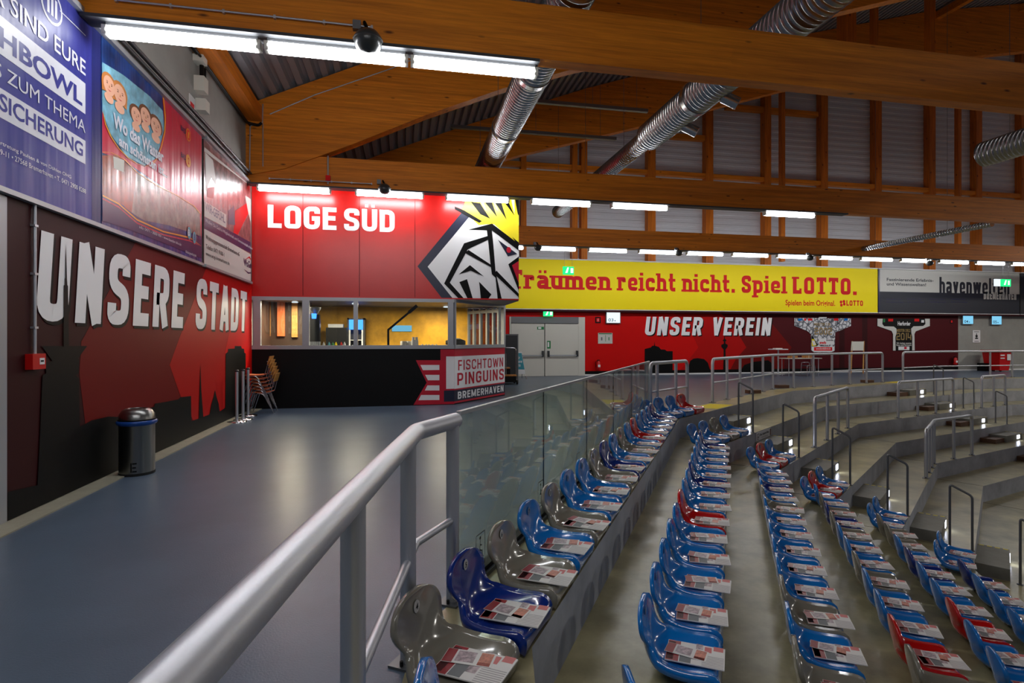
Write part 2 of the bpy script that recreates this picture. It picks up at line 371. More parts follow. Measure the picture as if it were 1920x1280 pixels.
mat('galv', (120, 122, 124), .5, metal=.8); mat('chrome', (205, 205, 208), .12, metal=1)
mat('alu', (165, 168, 172), .42, metal=.35); mat('grey', (110, 112, 114), .5); mat('darkgrey', (48, 50, 53), .5)
mat('black', (9, 9, 10), .5, spec=.2); mat('black_gloss', (10, 10, 11), .15); mat('speaker', (52, 55, 54), .28); mat('rubber', (18, 18, 18), .8)
mat('white', (228, 228, 228), .5); mat('offwhite', (205, 203, 192), .5); mat('dark_timber', (98, 66, 44), .6, var=.2, vscale=5); mat('paper', (226, 222, 218), .55)
mat('mural_white', (242, 242, 242), .42); mat('mural_black', (9, 9, 9), .5, spec=.16)
mat('mural_dark', (54, 12, 15), .5, spec=.16); mat('mural_red1', (112, 10, 8), .5, spec=.16); mat('mural_red2', (178, 8, 6), .5, spec=.16); mat('mural_red3', (205, 8, 5), .5, spec=.16)
mat('maroon', (76, 14, 20), .5, spec=.16); mat('fascia_red', (196, 22, 18), .3, var=.06, vscale=2, spec=.5)
mat('club_red', (196, 8, 44), .4); mat('navy', (27, 31, 56), .4); mat('yellow', (255, 232, 14), .5, spec=.2); mat('crest_yellow', (238, 216, 40), .4)
mat('lotto_red', (222, 16, 22), .5, spec=.2); mat('haven_dark', (34, 38, 50), .5); mat('haven_light', (205, 204, 198), .5)
mat('red_plastic', (200, 14, 12), .35); mat('green', (10, 120, 60), .5); mat('teal', (60, 150, 165), .5)
mat('duct', (172, 174, 174), .27, metal=1); mat('brushed', (138, 138, 136), .3, metal=1); mat('deck', (150, 154, 160), .5, metal=.2)
mat('trunk', (62, 64, 67), .6); mat('gable', (212, 214, 220), .55, metal=.1); mat('gold_wall', (214, 158, 30), .6, var=.35, vscale=2.2)
mat('brown_wall', (58, 40, 28), .6); mat('board_orange', (214, 110, 60), .5, var=.2, vscale=8); mat('skin', (224, 168, 140), .5)
mat('blue_light', (0, 116, 200), .16, coat=.6); mat('blue_dark', (0, 42, 128), .16, coat=.6)
mat('seat_red', (200, 6, 12), .16, coat=.6); mat('seat_grey', (128, 124, 112), .16, coat=.6)
glass('balustrade_glass', (.84, .91, .87), 1.1, haze=.045); glass('window_glass', (.86, .88, .88), 1.0)
emis('tube', (250, 252, 255), TUBE); emis('exit_green', (40, 235, 130), .55); emis('exit_white', (235, 255, 245), .6)
emis('screen', (130, 205, 240), .42); emis('screen_white', (235, 245, 250), .45); emis('steplight', (225, 232, 255), 5)
emis('fridge_glow', (60, 130, 255), 1.6)

# ---------------------------------------------------------------- bowl geometry
ANG = [10.5, 33, 53, 73, 90]; CO = [.141, -.96, -4.85, -10.9, -18.05]
TT = [Vector((sin(radians(a)), cos(radians(a)), 0)) for a in ANG]; NN = [Vector((cos(radians(a)), -sin(radians(a)), 0)) for a in ANG]
DEP = .9; RIS = .4; LED = .62
def knee(i, off):
    a, b = NN[i], NN[i + 1]; c, d = CO[i] + off, CO[i + 1] + off; D = a.x * b.y - a.y * b.x
    return Vector(((c * b.y - a.y * d) / D, (a.x * d - c * b.x) / D, 0))
def sp(i, t, off): return TT[i] * t + NN[i] * (CO[i] + off)
def path(off):
    t0 = (-3.2 - NN[0].y * (CO[0] + off)) / TT[0].y
    return [sp(0, t0, off)] + [knee(i, off) for i in range(4)] + [sp(4, 36, off)]
def P2(p): return [(q.x, q.y) for q in p]
# ---------------------------------------------------------------- rink floodlights, hung over the ice beyond the right picture edge
emis('flood', (225, 235, 255), 8)
for j, (x, y, e) in enumerate(((18, -3, 190), (28, 5, 240), (36, 14, 260))):
    root = thing('hall_floodlight', 'square cool floodlight over the rink, %s from the camera' % ['first', 'second', 'third'][j], 'floodlight', (x, y, 7.2), 'floodlights over the rink')
    m = M(); m.box(x - .6, x + .6, y - .6, y + .6, 7.22, 7.35); build('housing', m, 'darkgrey', root)
    m = M(); m.box(x - .02, x + .02, y - .02, y + .02, 7.35, 13.0); build('hanger', m, 'galv', root)
    L = bpy.data.lights.new('floodlight_lamp', 'AREA'); L.shape = 'SQUARE'; L.size = 1.0; L.energy = e; L.color = (1, .96, .88)
    lo = bpy.data.objects.new('floodlight_lamp', L); C.objects.link(lo); lo.parent = root; lo.location = (0, 0, .01)
# ---------------------------------------------------------------- floors and terraces
m = M(); pl = P2(path(-LED)); m.prism([(-3.4, -3.2)] + pl + [(36, 24.2), (-3.4, 24.2)], -.3, 0)
struct('floor', m, 'floor_blue')
m = M(); m.prism(P2(path(-LED)) + P2(path(0))[::-1], -.6, 0.001, 0, 1); struct('terrace_ledge', m, ['tread', 'riser'])
for k in range(1, 11):
    m = M(); a = path(DEP * (k - 1)); b = path(DEP * k); z = -RIS * k
    m.prism(P2(a) + P2(b)[::-1], z - .5, z, 0, 1)
    for i in range(4):
        p, q = a[i + 1], b[i + 1]; m.bar((p.x, p.y, z + .0005), (q.x, q.y, z + .0005), .014, .002, 2)
        for j in range(-3, 4):
            pass
    struct('terrace_step', m, ['tread', 'riser', 'joint'])
# grey joints in the risers are thin recess strips
# ---------------------------------------------------------------- half steps of the two aisles, with step lights
def half_step(i, t0, t1, k, label, lt, brown=None):
    """k = riser index the box leans on"""
    o = DEP * k; z = -RIS * (k + 1); root = thing('aisle_step', label, 'step', tuple(sp(i, (t0 + t1) / 2, o + .22)[:2]) + (z,), 'half steps on the stand aisles')
    P = [sp(i, t0, o + .004), sp(i, t1, o + .004), sp(i, t1, o + .45), sp(i, t0, o + .45)]
    m = M(); m.prism([(p.x, p.y) for p in P][::-1], z, z + .2); build('step_block', m, 'stepbox', root)
    m = M(); d = TT[i]; q = sp(i, t1 - .02, o + .42)
    for j in range(4):
        m = M(); a = sp(i, t1 - .03, o + .03 + j * .11); b = sp(i, t1 - .03, o + .1 + j * .11); m.bar((a.x, a.y, z + .2005), (b.x, b.y, z + .2005), .03, .002)
        build('edge_marking', m, 'yellow', root)
    a = sp(i, lt - .09, o + .452); b = sp(i, lt + .09, o + .452); m = M(); m.bar((a.x, a.y, z + .11), (b.x, b.y, z + .11), .01, .11)
    build('step_light', m, 'steplight', root)
    return root
nth = ['topmost', 'second', 'third', 'fourth', 'fifth', 'sixth', 'seventh', 'eighth']
for k in range(0, 8):
    half_step(2, 12.25, 13.4, k, 'grey concrete half step beside the ends of the seat rows, %s from the top' % nth[k], 13.2)
for k in range(0, 6):
    half_step(3, 21.6, 22.7, k, 'grey half step on the far aisle between standing rails, %s from the top' % nth[k], 22.4)
    o = DEP * k; z = -RIS * (k + 1); P = [sp(3, 21.0, o + .004), sp(3, 21.57, o + .004), sp(3, 21.57, o + .4), sp(3, 21.0, o + .4)]
    m = M(); m.prism([(p.x, p.y) for p in P][::-1], z, z + .13)
    tag(build('timber_step', m, 'dark_timber'), 'low brown timber step left of the far aisle half step, %s from the top' % nth[k], 'step', 'low timber steps on the far aisle')
# yellow hatched floor marking at the aisle heads
for i, a, b, lb in ((2, 12.45, 13.5, 'yellow hatched floor marking next to the red seat at the aisle head'), (3, 21.9, 23.2, 'yellow hatched floor marking at the head of the far aisle')):
    m = M()
    for j in range(9):
        p = sp(i, a + (b - a) * j / 9, -.56); q = sp(i, a + (b - a) * (j + 1.6) / 9, -.04); m.bar((p.x, p.y, .003), (q.x, q.y, .003), .065, .003)
    tag(build('floor_marking', m, 'yellow'), lb, 'floor marking')
# ---------------------------------------------------------------- tube railings
def railing(label, pts, posts, z0, h=1.1, mid=True, r=.045, rp=.036, ends='round', name='tube_railing', plates=True):
    """pts: xy corners of the top rail; posts: list of xy"""
    o = (pts[0][0], pts[0][1], z0); root = thing(name, label, 'railing', o, 'steel tube railings around the stand')
    T = [Vector((p[0], p[1], z0 + h)) for p in pts]
    if ends == 'round':
        full = [T[0] - Vector((0, 0, h - .0))] + T + [T[-1] - Vector((0, 0, h))]; m = M(); m.tube(fillet(full, [0, .14] + [.1] * (len(T) - 2) + [.14, 0], 5), rp + .003, 12)
    else:
        m = M(); m.tube(fillet(T, .03, 3), r, 16)
    build('top_rail', m, 'steel', root)
    for p in posts:
        m = M(); m.tube([(p[0], p[1], z0), (p[0], p[1], z0 + h - r * .5)], rp, 12); build('post', m, 'steel', root)
    if plates:
        for p in posts + ([tuple(pts[0][:2]), tuple(pts[-1][:2])] if ends == 'round' else []):
            m = M(); d = (Vector(pts[1]).xy - Vector(pts[0]).xy).normalized(); c = Vector((p[0], p[1], z0 + .006))
            m.bar(c - Vector((d.x, d.y, 0)) * .08, c + Vector((d.x, d.y, 0)) * .08, .13, .012)
            for s1 in (-1, 1):
                q = c + Vector((d.x, d.y, 0)) * .06 * s1; m.tube([q, q + Vector((0, 0, .03))], .009, 6, 1)
            build('base_plate', m, ['galv', 'rubber'], root)
    if mid:
        m = M(); m.tube([(p[0], p[1], z0 + .5) for p in pts], .022, 10); build('mid_rail', m, 'steel', root)
    return root
def xy(v): return (v.x, v.y)
G = -LED
kn = knee(0, G)
# A: the near railing left of the camera
end = sp(1, 2.9 + .0, G)
t1k = kn.dot(TT[1]); pE = sp(1, t1k + .46, G); pB = kn - TT[0] * 4.2
r_ = railing('thick brushed steel railing in the foreground with a kinked handrail', [xy(pE), xy(kn), xy(pB)], [xy(pE - TT[1] * .04), xy(kn - TT[0] * .24), xy(kn - TT[0] * 1.23), xy(kn - TT[0] * 2.3), xy(kn - TT[0] * 3.4)], 0, r=.047, rp=.04, ends='open')
t2a = knee(1, G).dot(TT[2])
railing('steel railing behind the top seats, between glass end and aisle head', [xy(sp(2, t2a + .05, G)), xy(sp(2, 12.25, G))], [xy(sp(2, t2a + x, G)) for x in (.35, 1.25)], 0)
kk = knee(2, G); t2b = kk.dot(TT[2]); t3b = kk.dot(TT[3])
railing('long steel railing along the concourse edge with a bend in the middle', [xy(sp(2, 13.75, G)), xy(kk), xy(sp(3, 21.9, G))],
        [xy(sp(2, 13.75 + (t2b - 13.75) * j / 5, G)) for j in range(1, 5)] + [xy(sp(3, t3b + (21.9 - t3b) * j / 6, G)) for j in range(0, 6)], 0)
k4 = knee(3, G); t3c = k4.dot(TT[3])
railing('long steel railing on the concourse at the right edge, in front of the red bin', [xy(sp(3, 23.3, G)), xy(k4 if t3c > 23.6 else sp(3, 23.4, G)), (34, 18.05 + LED)],
        [(25.3 + j * 1.15, 18.05 + LED) for j in range(-1, 8)], 0)
z2 = -RIS * 2; o2 = DEP * 2 - .06; z4 = -RIS * 4; o4 = DEP * 4 - .06
railing('short standing rail beside the seat rows, third step down', [xy(sp(2, 13.6, o2)), xy(sp(2, 17.1, o2))], [xy(sp(2, 13.6 + 3.5 * j / 3, o2)) for j in (1, 2)], z2, mid=False)
railing('straight standing rail in the middle of the far terraces', [xy(sp(3, 18.26, o2)), xy(sp(3, 21.6, o2))], [xy(sp(3, 18.26 + 3.34 * j / 3, o2)) for j in (1, 2)], z2, mid=False)
k24 = knee(2, o4); a4 = k24.dot(TT[2]); b4 = k24.dot(TT[3])
railing('bent standing rail at the corner of the fifth step down', [xy(sp(2, a4 - 2.1, o4)), xy(k24), xy(sp(3, b4 + 2.0, o4))], [xy(sp(2, a4 - 1.4, o4)), xy(sp(2, a4 - .7, o4)), xy(sp(2, a4 - .12, o4)), xy(sp(3, b4 + 1.0, o4))], z4, mid=False)
railing('standing rail cut off by the right picture edge, beyond the far aisle', [xy(sp(3, 23.6, o2)), xy(sp(3, 25.4, o2))], [xy(sp(3, 24.5, o2))], z2, mid=False)
# hand rails at the seat row ends and on the far aisle
def handrail(i, t, k, label):
    o = DEP * k - .03; z = -RIS * k; a = sp(i, t, o); b = sp(i, t, o - .3); root = thing('aisle_handrail', label, 'handrail', (a.x, a.y, z), 'thin handrails on the stand aisles')
    m = M(); m.tube(fillet([(b.x, b.y, z), (b.x, b.y, z + 1.08), (a.x, a.y, z + .93), (a.x, a.y, z - .1)], [0, .05, .05, 0], 4), .019, 10); build('bent_tube', m, 'galv', root)
    for p in (a, b):
        m = M(); m.lathe([(.045, 0), (.045, .008), (.02, .012)], (p.x, p.y, z), 12); build('foot_flange', m, 'galv', root)
for k in range(1, 8): handrail(2, 12.2, k, 'thin steel handrail at the end of a seat row, %s from the top' % nth[k - 1])
for k in range(1, 6): handrail(3, 22.95, k, 'thin steel handrail on the far aisle, %s from the top' % nth[k - 1])
# ---------------------------------------------------------------- glass balustrade
g0 = t1k + .50; g1 = knee(1, G).dot(TT[1])
root = thing('glass_balustrade', 'long glass balustrade behind the top row of seats with a slim steel cap', 'balustrade', tuple(xy(sp(1, g0, G))) + (0,))
joints = [g0]
for u, v in ((1019, 900), (1100, 850), (1150, 800), (1184, 780)):
    pn = Plane(xy(sp(1, 0, G)), TT[1].xy, NN[1].xy); joints.append(pn.uv(u, v)[0])
joints.append(g1)
for a, b in zip(joints, joints[1:]):
    p, q = sp(1, a + .006, G), sp(1, b - .006, G); m = M(); m.bar((p.x, p.y, .58), (q.x, q.y, .58), .012, 1.09); build('glass_pane', m, 'balustrade_glass', root)
    if b != g1: m = M(); m.tube([sp(1, b, G) + Vector((0, 0, .05)), sp(1, b, G) + Vector((0, 0, 1.125))], .006, 6); build('joint_seal', m, 'black', root)
p, q = sp(1, g0, G), sp(1, g1, G)
m = M(); m.bar((p.x, p.y, 1.14), (q.x, q.y, 1.14), .032, .024); build('cap_rail', m, 'alu', root)
m = M(); m.bar((p.x, p.y, .012), (q.x, q.y, .012), .07, .1); m.box(0, 0, 0, 0, 0, 0); build('floor_channel', m, 'black', root)
m = M(); m.bar(p + NN[1] * .045 + Vector((0, 0, -.02)), q + NN[1] * .045 + Vector((0, 0, -.02)), .02, .1); build('channel_cover', m, 'galv', root)
# wheelchair pictograms etched on the glass
gp = Plane(xy(sp(1, 0, G) + NN[1] * .008), TT[1].xy, NN[1].xy)
for u, v, in ((901, 1030), (1014, 925), (1084, 868), (1127, 838)):
    a, b = gp.uv(u, v); s = Sign(gp); w2 = .07; hh = .11
    for x0, y0, x1, y1 in ((-w2, -hh, w2, -hh), (w2, -hh, w2, hh), (w2, hh, -w2, hh), (-w2, hh, -w2, -hh)):
        d = Vector((x1 - x0, y1 - y0)).normalized() * .0; s.poly([(a + x0 - .003, b + y0 - .003), (a + x1 + .003, b + y0 - .003) if y0 == y1 else (a + x0 + .003, b + y0), (a + x1 + .003, b + y1 + .003), (a + x0 - .003, b + y1 + .003) if y0 == y1 else (a + x0 - .003, b + y1)], 'rubber', 0)
    s.disc(a - .005, b + .08, .012, 'rubber', 0, 10)
    def ln(x0, y0, x1, y1, t=.007):
        d = Vector((x1 - x0, y1 - y0)).normalized(); n = Vector((-d.y, d.x)) * t / 2
        s.poly([(a + x0 - n.x, b + y0 - n.y), (a + x1 - n.x, b + y1 - n.y), (a + x1 + n.x, b + y1 + n.y), (a + x0 + n.x, b + y0 + n.y)], 'rubber', 0)
    ln(-.005, .065, -.01, -.005); ln(-.01, -.005, .025, -.01); ln(.025, -.01, .035, -.06); ln(.035, -.06, .05, -.055); ln(-.007, .035, .02, .025)
    for j in range(12):
        t0_ = radians(70 + j * 21); t1_ = radians(70 + (j + 1) * 21); ln(-.008 + .042 * cos(t0_), -.04 + .042 * sin(t0_), -.008 + .042 * cos(t1_), -.04 + .042 * sin(t1_), .006)
    build('wheelchair_sign', s, s.names, root)

# ---------------------------------------------------------------- left wall
WX = -3.4; LW = Plane((WX, 0), (0, 1), (1, 0))
m = M(); m.box(WX - .3, WX, -3.2, 24.2, -.3, 6.9); struct('wall_left', m, 'concrete')
m = M(); m.box(WX, WX + .23, -3.2, 13.5, 0, .012); struct('baseboard_left', m, 'plinth')
a0 = LW.uv(9, 700)[0]
m = M(); m.box(WX, WX + .02, a0 - .22, a0 - .005, 0, 2.84); struct('door_1', m, 'alu'); 
s = Sign(LW); s.board(a0, 13.49, .013, 2.86, 'mural_dark', .012)
c2 = dict(org=(0, 320), sc=4); c3 = dict(org=(0, 600), sc=3.2)
def cp(pts, org, sc): return [LW.uv(org[0] + x / sc, org[1] + y / sc) for x, y in pts]
A = cp([(245 * 4, 130 * 4)], (0, 320), 4)
def px(pts): return [LW.uv(x, y) for x, y in pts]
def clampm(pts): return [(min(a, 13.48), max(.018, min(2.855, b))) for a, b in pts]
s.poly(clampm(px([(252, 420), (150, 640), (146, 700), (157, 792), (160, 850), (300, 845), (428, 786), (500, 740), (500, 500)])), 'mural_red1', 1)
s.poly(clampm(px([(385, 470), (335, 632), (316, 684), (336, 741), (362, 790), (428, 786), (500, 740), (500, 500)])), 'mural_red2', 2)
s.poly(clampm(px([(470, 540), (432, 609), (420, 660), (428, 700), (440, 735), (500, 740), (500, 500)])), 'mural_red3', 3)
s.letters('UNSERE STADT', LW.uv(62, 605)[0], LW.uv(300, 613)[1], LW.uv(459, 621)[0] + .1, LW.uv(300, 502)[1] - LW.uv(300, 613)[1] + .02, 'mural_white', 5, t=.2, W=.52, shear=.1, gap=.13, shadow=(.035, -.035, 'mural_black'))
blk = [(30, 1030), (210, 990), (225, 700), (240, 330), (262, 320), (258, 255), (300, 245), (235, 155), (510, 155), (455, 228), (460, 240), (457, 320), (440, 330), (460, 350), (466, 640), (540, 600), (640, 578), (690, 580), (740, 560), (915, 520), (920, 500), (985, 490), (1060, 475), (1075, 462), (1138, 455), (1140, 605), (1185, 590), (1190, 420), (1195, 255), (1200, 420), (1212, 580), (1250, 565), (1262, 500), (1275, 460), (1283, 420), (1292, 460), (1305, 500), (1311, 548), (1345, 525), (1348, 200), (1362, 190), (1362, 172), (1402, 170), (1402, 155), (1440, 155), (1445, 170), (1458, 172), (1460, 195), (1468, 200), (1470, 420), (1480, 560), (1420, 590), (30, 1240)]
s.poly(clampm(cp(blk, (0, 600), 3.2)), 'mural_black', 6)
s.poly(cp([(458, 1315), (458, 860), (466, 855), (466, 810), (470, 800), (471, 660), (475, 545), (478, 660), (482, 805), (485, 855), (490, 865), (497, 1315)], (0, 320), 4), 'mural_black', 8)
o = s.done('trim_mural_left'); o['kind'] = 'structure'
# conduit and call point on the mural
cu, cv = LW.uv(55, 700); root = thing('fire_alarm_call_point', 'small red fire alarm box with a steel conduit on the dark mural', 'fire alarm', (WX + .012, cu, 0))
b0 = LW.uv(57, 692)[1]; b1 = LW.uv(57, 663)[1]
m = M(); m.box(WX + .012, WX + .075, LW.uv(44, 680)[0], LW.uv(69, 680)[0], b0, b1); build('alarm_box', m, 'red_plastic', root)
m = M(); m.box(WX + .075, WX + .079, LW.uv(57, 680)[0], LW.uv(66, 680)[0], LW.uv(60, 683)[1], LW.uv(60, 671)[1]); q = LW.uv(61, 677); m.box(WX + .079, WX + .082, q[0] - .02, q[0] + .02, q[1] - .006, q[1] + .01, 1); build('call_window', m, ['white', 'black'], root)
m = M(); ya = LW.uv(57, 500)[0]; m.tube([(WX + .035, ya, b1), (WX + .035, ya, 2.9)], .014, 8)
for z in (1.7, 2.2, 2.65): m.box(WX + .012, WX + .052, ya - .025, ya + .025, z, z + .02)
build('conduit', m, 'steel', root)
# ---------------------------------------------------------------- left banners
def banner_frame(s, a0, a1, root):
    m = M(); m.box(WX + .01, WX + .075, a0, a1, 2.855, 2.90); build('bottom_rail', m, 'alu', root)
    m = M(); m.box(WX + .01, WX + .09, a0, a1, 5.06, 5.12); build('top_rail', m, 'alu', root)
ya, yb, yc, yd, ye = 2.6, LW.uv(182, 300)[0], LW.uv(374, 400)[0], LW.uv(378, 400)[0], 13.32
def mk(name, label, y0, y1): return thing(name, label, 'banner', (WX + .02, y0, 2.87), 'advertising banners on the left wall')
mat('ad_blue', (48, 52, 138), .44, ripple=.4, spec=.3); mat('ad_blue_dark', (30, 38, 100), .44, ripple=.4, spec=.3); mat('ad_text', (215, 215, 225), .46, ripple=.4)
mat('swim_blue', (24, 60, 120), .28, var=.7, vscale=2.5, ripple=.6, spec=.6); mat('swim_water', (120, 175, 195), .28, var=.45, vscale=5, ripple=.6, spec=.6); mat('swim_red', (196, 22, 60), .34, ripple=.6, spec=.6)
mat('swim_sauna', (150, 62, 26), .28, var=.6, vscale=4, ripple=.6, spec=.6); mat('swim_pool', (130, 120, 110), .28, var=.7, vscale=6, ripple=.6, spec=.6); mat('orange_line', (240, 160, 30), .3); mat('hair_a', (190, 120, 60), .4); mat('hair_b', (110, 66, 40), .4)
mat('crowd', (128, 84, 84), .3, ripple=.5, var=.9, vscale=7, spec=.6); mat('ad_navy', (34, 36, 84), .3)
root = mk('wall_banner', 'blue insurance banner with white lettering at the upper left', ya, yb)
s = Sign(LW, .03); s.board(ya, yb, 2.9, 5.06, 'ad_blue', .006); s.poly([(LW.uv(165, 300)[0], 2.9), (yb, 2.9), (yb, 5.06), (LW.uv(165, 300)[0], 5.06)], 'ad_blue_dark', 1)
lw4 = dict(org=(0, 0), sc=4)
def band(p, m): s.ppoly(p, m, 2, (0, 0), 4)
def bx(x, y): return LW.uv(x / 4, y / 4)
E = bx(610, 855)[0]; B0 = 3.0
zA = (bx(610, 855)[1], bx(610, 625)[1]); zB = (bx(610, 1230)[1], bx(610, 1055)[1])
s.poly([(B0, zA[0]), (E, zA[0]), (E, zA[1]), (B0, zA[1])], 'ad_text', 2); s.poly([(B0, zB[0]), (E, zB[0]), (E, zB[1]), (B0, zB[1])], 'ad_text', 2)
def line(txt, xl, yl, xr, yr, top, m, bold=0): 
    a0_, b_ = bx(xl, yl); a1_, b2 = bx(xr, yr); s.text(txt, a0_, b2, a1_, bx(xr, top)[1] - b2, m, 3, bold)
line('WIR SIND EURE', -330, 0, 610, 566, 450, 'ad_text', .01); line('FISHBOWL', -330, 0, 585, 790, 668, 'ad_blue', .03)
line('ALLES ZUM THEMA', -420, 0, 608, 996, 905, 'ad_text'); line('VERSICHERUNG', -330, 0, 590, 1172, 1068, 'ad_blue', .02)
line('Hauptvertretung Paulsen & von Döhlen OHG', -190, 0, 500, 1338, 1312, 'ad_text'); line('9-11 • 27568 Bremerhaven • T. 0471 2900 8288', -40, 0, 612, 1450, 1416, 'ad_text')
q = bx(355, 45); s.disc(q[0], q[1], .17, 'ad_text', 2); s.disc(q[0], q[1], .145, 'ad_blue', 3)
for dx in (-.06, 0, .06): s.poly([(q[0] + dx - .018, q[1] - .09), (q[0] + dx + .018, q[1] - .09), (q[0] + dx + .018, q[1] + .09), (q[0] + dx - .018, q[1] + .09)], 'ad_text', 4)
s.poly([bx(415, 72), bx(415, 80), bx(610, 268), bx(610, 262)], 'ad_text', 3)
s.done('printed_sheet', root); banner_frame(s, ya, yb, root)
root = mk('wall_banner', 'swimming pool banner with children in water and red field', yb, yc)
s = Sign(LW, .03); s.board(yb + .02, yc, 2.9, 5.06, 'swim_blue', .006)
def cl(p): return [(max(yb + .03, min(yc - .01, a)), max(2.905, min(5.055, b))) for a, b in p]
# red field + picture areas, in crop pixels x4
R = lambda pts, m, l: s.poly(cl([bx(x, y) for x, y in pts]), m, l)
R([(700, 820), (725, 820), (790, 1000), (920, 1180), (1060, 1250), (1160, 1160), (1215, 960), (1195, 690), (1500, 960), (1500, 1800), (1450, 1560), (1200, 1400), (900, 1200), (700, 1120)], 'swim_red', 1)
R([(700, 720), (725, 745), (900, 850), (1000, 930), (1180, 1080), (1205, 950), (1180, 1090), (1140, 1190), (1060, 1240), (920, 1170), (800, 1000), (735, 830), (700, 790)], 'swim_water', 2)
R([(700, 430), (725, 450), (900, 560), (1100, 720), (1200, 830), (1210, 960), (1180, 1090), (1000, 940), (900, 860), (725, 750), (700, 740)], 'swim_water', 1)
R([(700, 1140), (850, 1160), (1000, 1290), (990, 1640), (900, 1540), (700, 1440)], 'swim_sauna', 2)
R([(1000, 1290), (1200, 1400), (1450, 1560), (1480, 1600), (1485, 1770), (1400, 1740), (1250, 1690), (1050, 1650), (960, 1600)], 'swim_pool', 2)
R([(820, 1170), (905, 1200), (900, 1290), (825, 1260)], 'offwhite', 3)
R([(700, 1440), (860, 1520), (1000, 1620), (1150, 1700), (1300, 1735), (1500, 1800), (1500, 1940), (1000, 1740), (700, 1640)], 'ad_navy', 3)
for off in (0, 24):
    R([(700, 1440 + off), (860, 1520 + off), (1000, 1640 + off), (1200, 1730 + off), (1400, 1775 + off), (1500, 1850), (1400, 1785 + off), (1200, 1740 + off), (1000, 1652 + off), (860, 1532 + off), (700, 1452 + off)], 'orange_line' if not off else 'swim_red', 4)
def arc(pts, m, l=5, w_=8):
    for (x0, y0), (x1, y1) in zip(pts, pts[1:]):
        R([(x0 - w_ / 2, y0), (x1 - w_ / 2, y1), (x1 + w_ / 2, y1), (x0 + w_ / 2, y0)], m, l)
arc([(725, 822), (760, 930), (800, 1020), (860, 1110), (930, 1180), (1000, 1225), (1070, 1245), (1110, 1235), (1150, 1190), (1185, 1100), (1210, 990), (1215, 880), (1200, 690)], 'orange_line')
arc([(725, 1130), (800, 1140), (900, 1190), (1000, 1290), (1150, 1390), (1300, 1460), (1430, 1540), (1480, 1600)], 'orange_line')
def head(x, y, r, hair, tilt=0):
    a, b = bx(x, y); rr = abs(bx(x, y + r)[1] - b); ra = abs(bx(x + r * .62, y)[0] - a)
    s.disc(a, b - rr * 1.25, ra * .75, 'skin', 5, 14, rr * .5); s.disc(a, b + rr * .22, ra * 1.2, hair, 6, 18, rr * 1.02)
    if hair == 'hair_a': s.poly([(a - ra * 1.18, b + rr * .3), (a - ra * 1.1, b - rr * .9), (a - ra * .5, b - rr * .8), (a + ra * .5, b - rr * .8), (a + ra * 1.1, b - rr * .9), (a + ra * 1.18, b + rr * .3)], hair, 5)
    s.disc(a, b, ra * .92, 'skin', 7, 20, rr * .95)
    for dx in (-.36, .36): s.disc(a + dx * ra, b + .14 * rr, ra * .12, 'hair_b', 8, 8, rr * .06); s.poly([(a + (dx - .16) * ra, b + .28 * rr), (a + (dx + .16) * ra, b + .28 * rr), (a + (dx + .1) * ra, b + .34 * rr), (a + (dx - .1) * ra, b + .34 * rr)], 'hair_b', 8)
    s.poly([(a - ra * .35, b - rr * .42), (a, b - rr * .56), (a + ra * .35, b - rr * .42), (a, b - rr * .46)], 'swim_red', 8)
    s.poly([(a - ra * .1, b - rr * .2), (a + ra * .12, b - rr * .2), (a, b + rr * .1)], 'hair_a', 8)
for q in ((786, 640, 74, 'hair_a'), (868, 710, 78, 'hair_a'), (992, 868, 66, 'hair_b'), (1064, 872, 66, 'hair_b'), (1143, 950, 68, 'hair_b')): head(*q)
def tl(txt, xl, yl, xr, yr, topr, m='ad_text', l=9, bold=.03):
    a0_ = bx(xl, yl)[0]; a1_ = bx(xr, yr)[0]; b_ = (bx(xl, yl)[1] + bx(xr, yr)[1]) / 2; s.text(txt, a0_, b_, a1_, bx(xr, topr)[1] - bx(xr, yr)[1], m, l, bold)
tl('Wo das Wasser', 815, 945, 1198, 1220, 1130); tl('am schönsten ist...', 858, 1085, 1225, 1330, 1265)
tl('Bremerhaven´s Bäder', 735, 250, 920, 420, 400, 'crest_yellow', 5, 0)
for x, y, tx in ((1390, 1010, '1'), (1390, 1205, '2')):
    a, b = bx(x, y); s.disc(a, b, .1, 'orange_line', 5); s.disc(a, b, .085, 'lotto_red' if tx == '1' else 'orange_line', 6); s.text(tx, a - .025, b - .05, a + .025, .1, 'orange_line' if tx == '1' else 'lotto_red', 7, .02); s.text('BAD', a - .3, b - .03, a - .1, .08, 'ad_navy', 6, .02)
tl('info: 0471 - 3003 901 - www.baeder-bhv.de', 1015, 1700, 1335, 1850, 1830, 'ad_text', 6, 0)
for x, y in ((1395, 1745), (1435, 1780)):
    a, b = bx(x, y); s.disc(a, b, .085, 'swim_red', 6, 20, .11); s.disc(a, b, .075, 'teal', 7, 20, .1)
a, b = bx(1393, 1765); s.text('B', a - .03, b, a + .03, .1, 'ad_text', 8, .03); a, b = bx(1435, 1800); s.text('B', a - .03, b, a + .03, .1, 'ad_blue', 8, .03)
tl('Bädergesellschaft', 1370, 1895, 1450, 1925, 1905, 'ad_text', 6, 0)
s.done('printed_sheet', root); banner_frame(s, yb, yc, root)
root = mk('wall_banner', 'housing association banner with fans photograph beside the corner', yd, ye)
s = Sign(LW, .03); s.board(yd, ye, 2.9, 5.06, 'crowd', .006)
def cl(p): return [(max(yd + .01, min(ye - .01, a)), max(2.905, min(5.055, b))) for a, b in p]
R = lambda pts, m, l: s.poly(cl([LW.uv(x, y) for x, y in pts]), m, l)
R([(378, 425), (473, 480), (473, 540), (378, 500)], 'haven_light', 1); R([(378, 406), (473, 458), (473, 478), (378, 428)], 'ad_navy', 2)
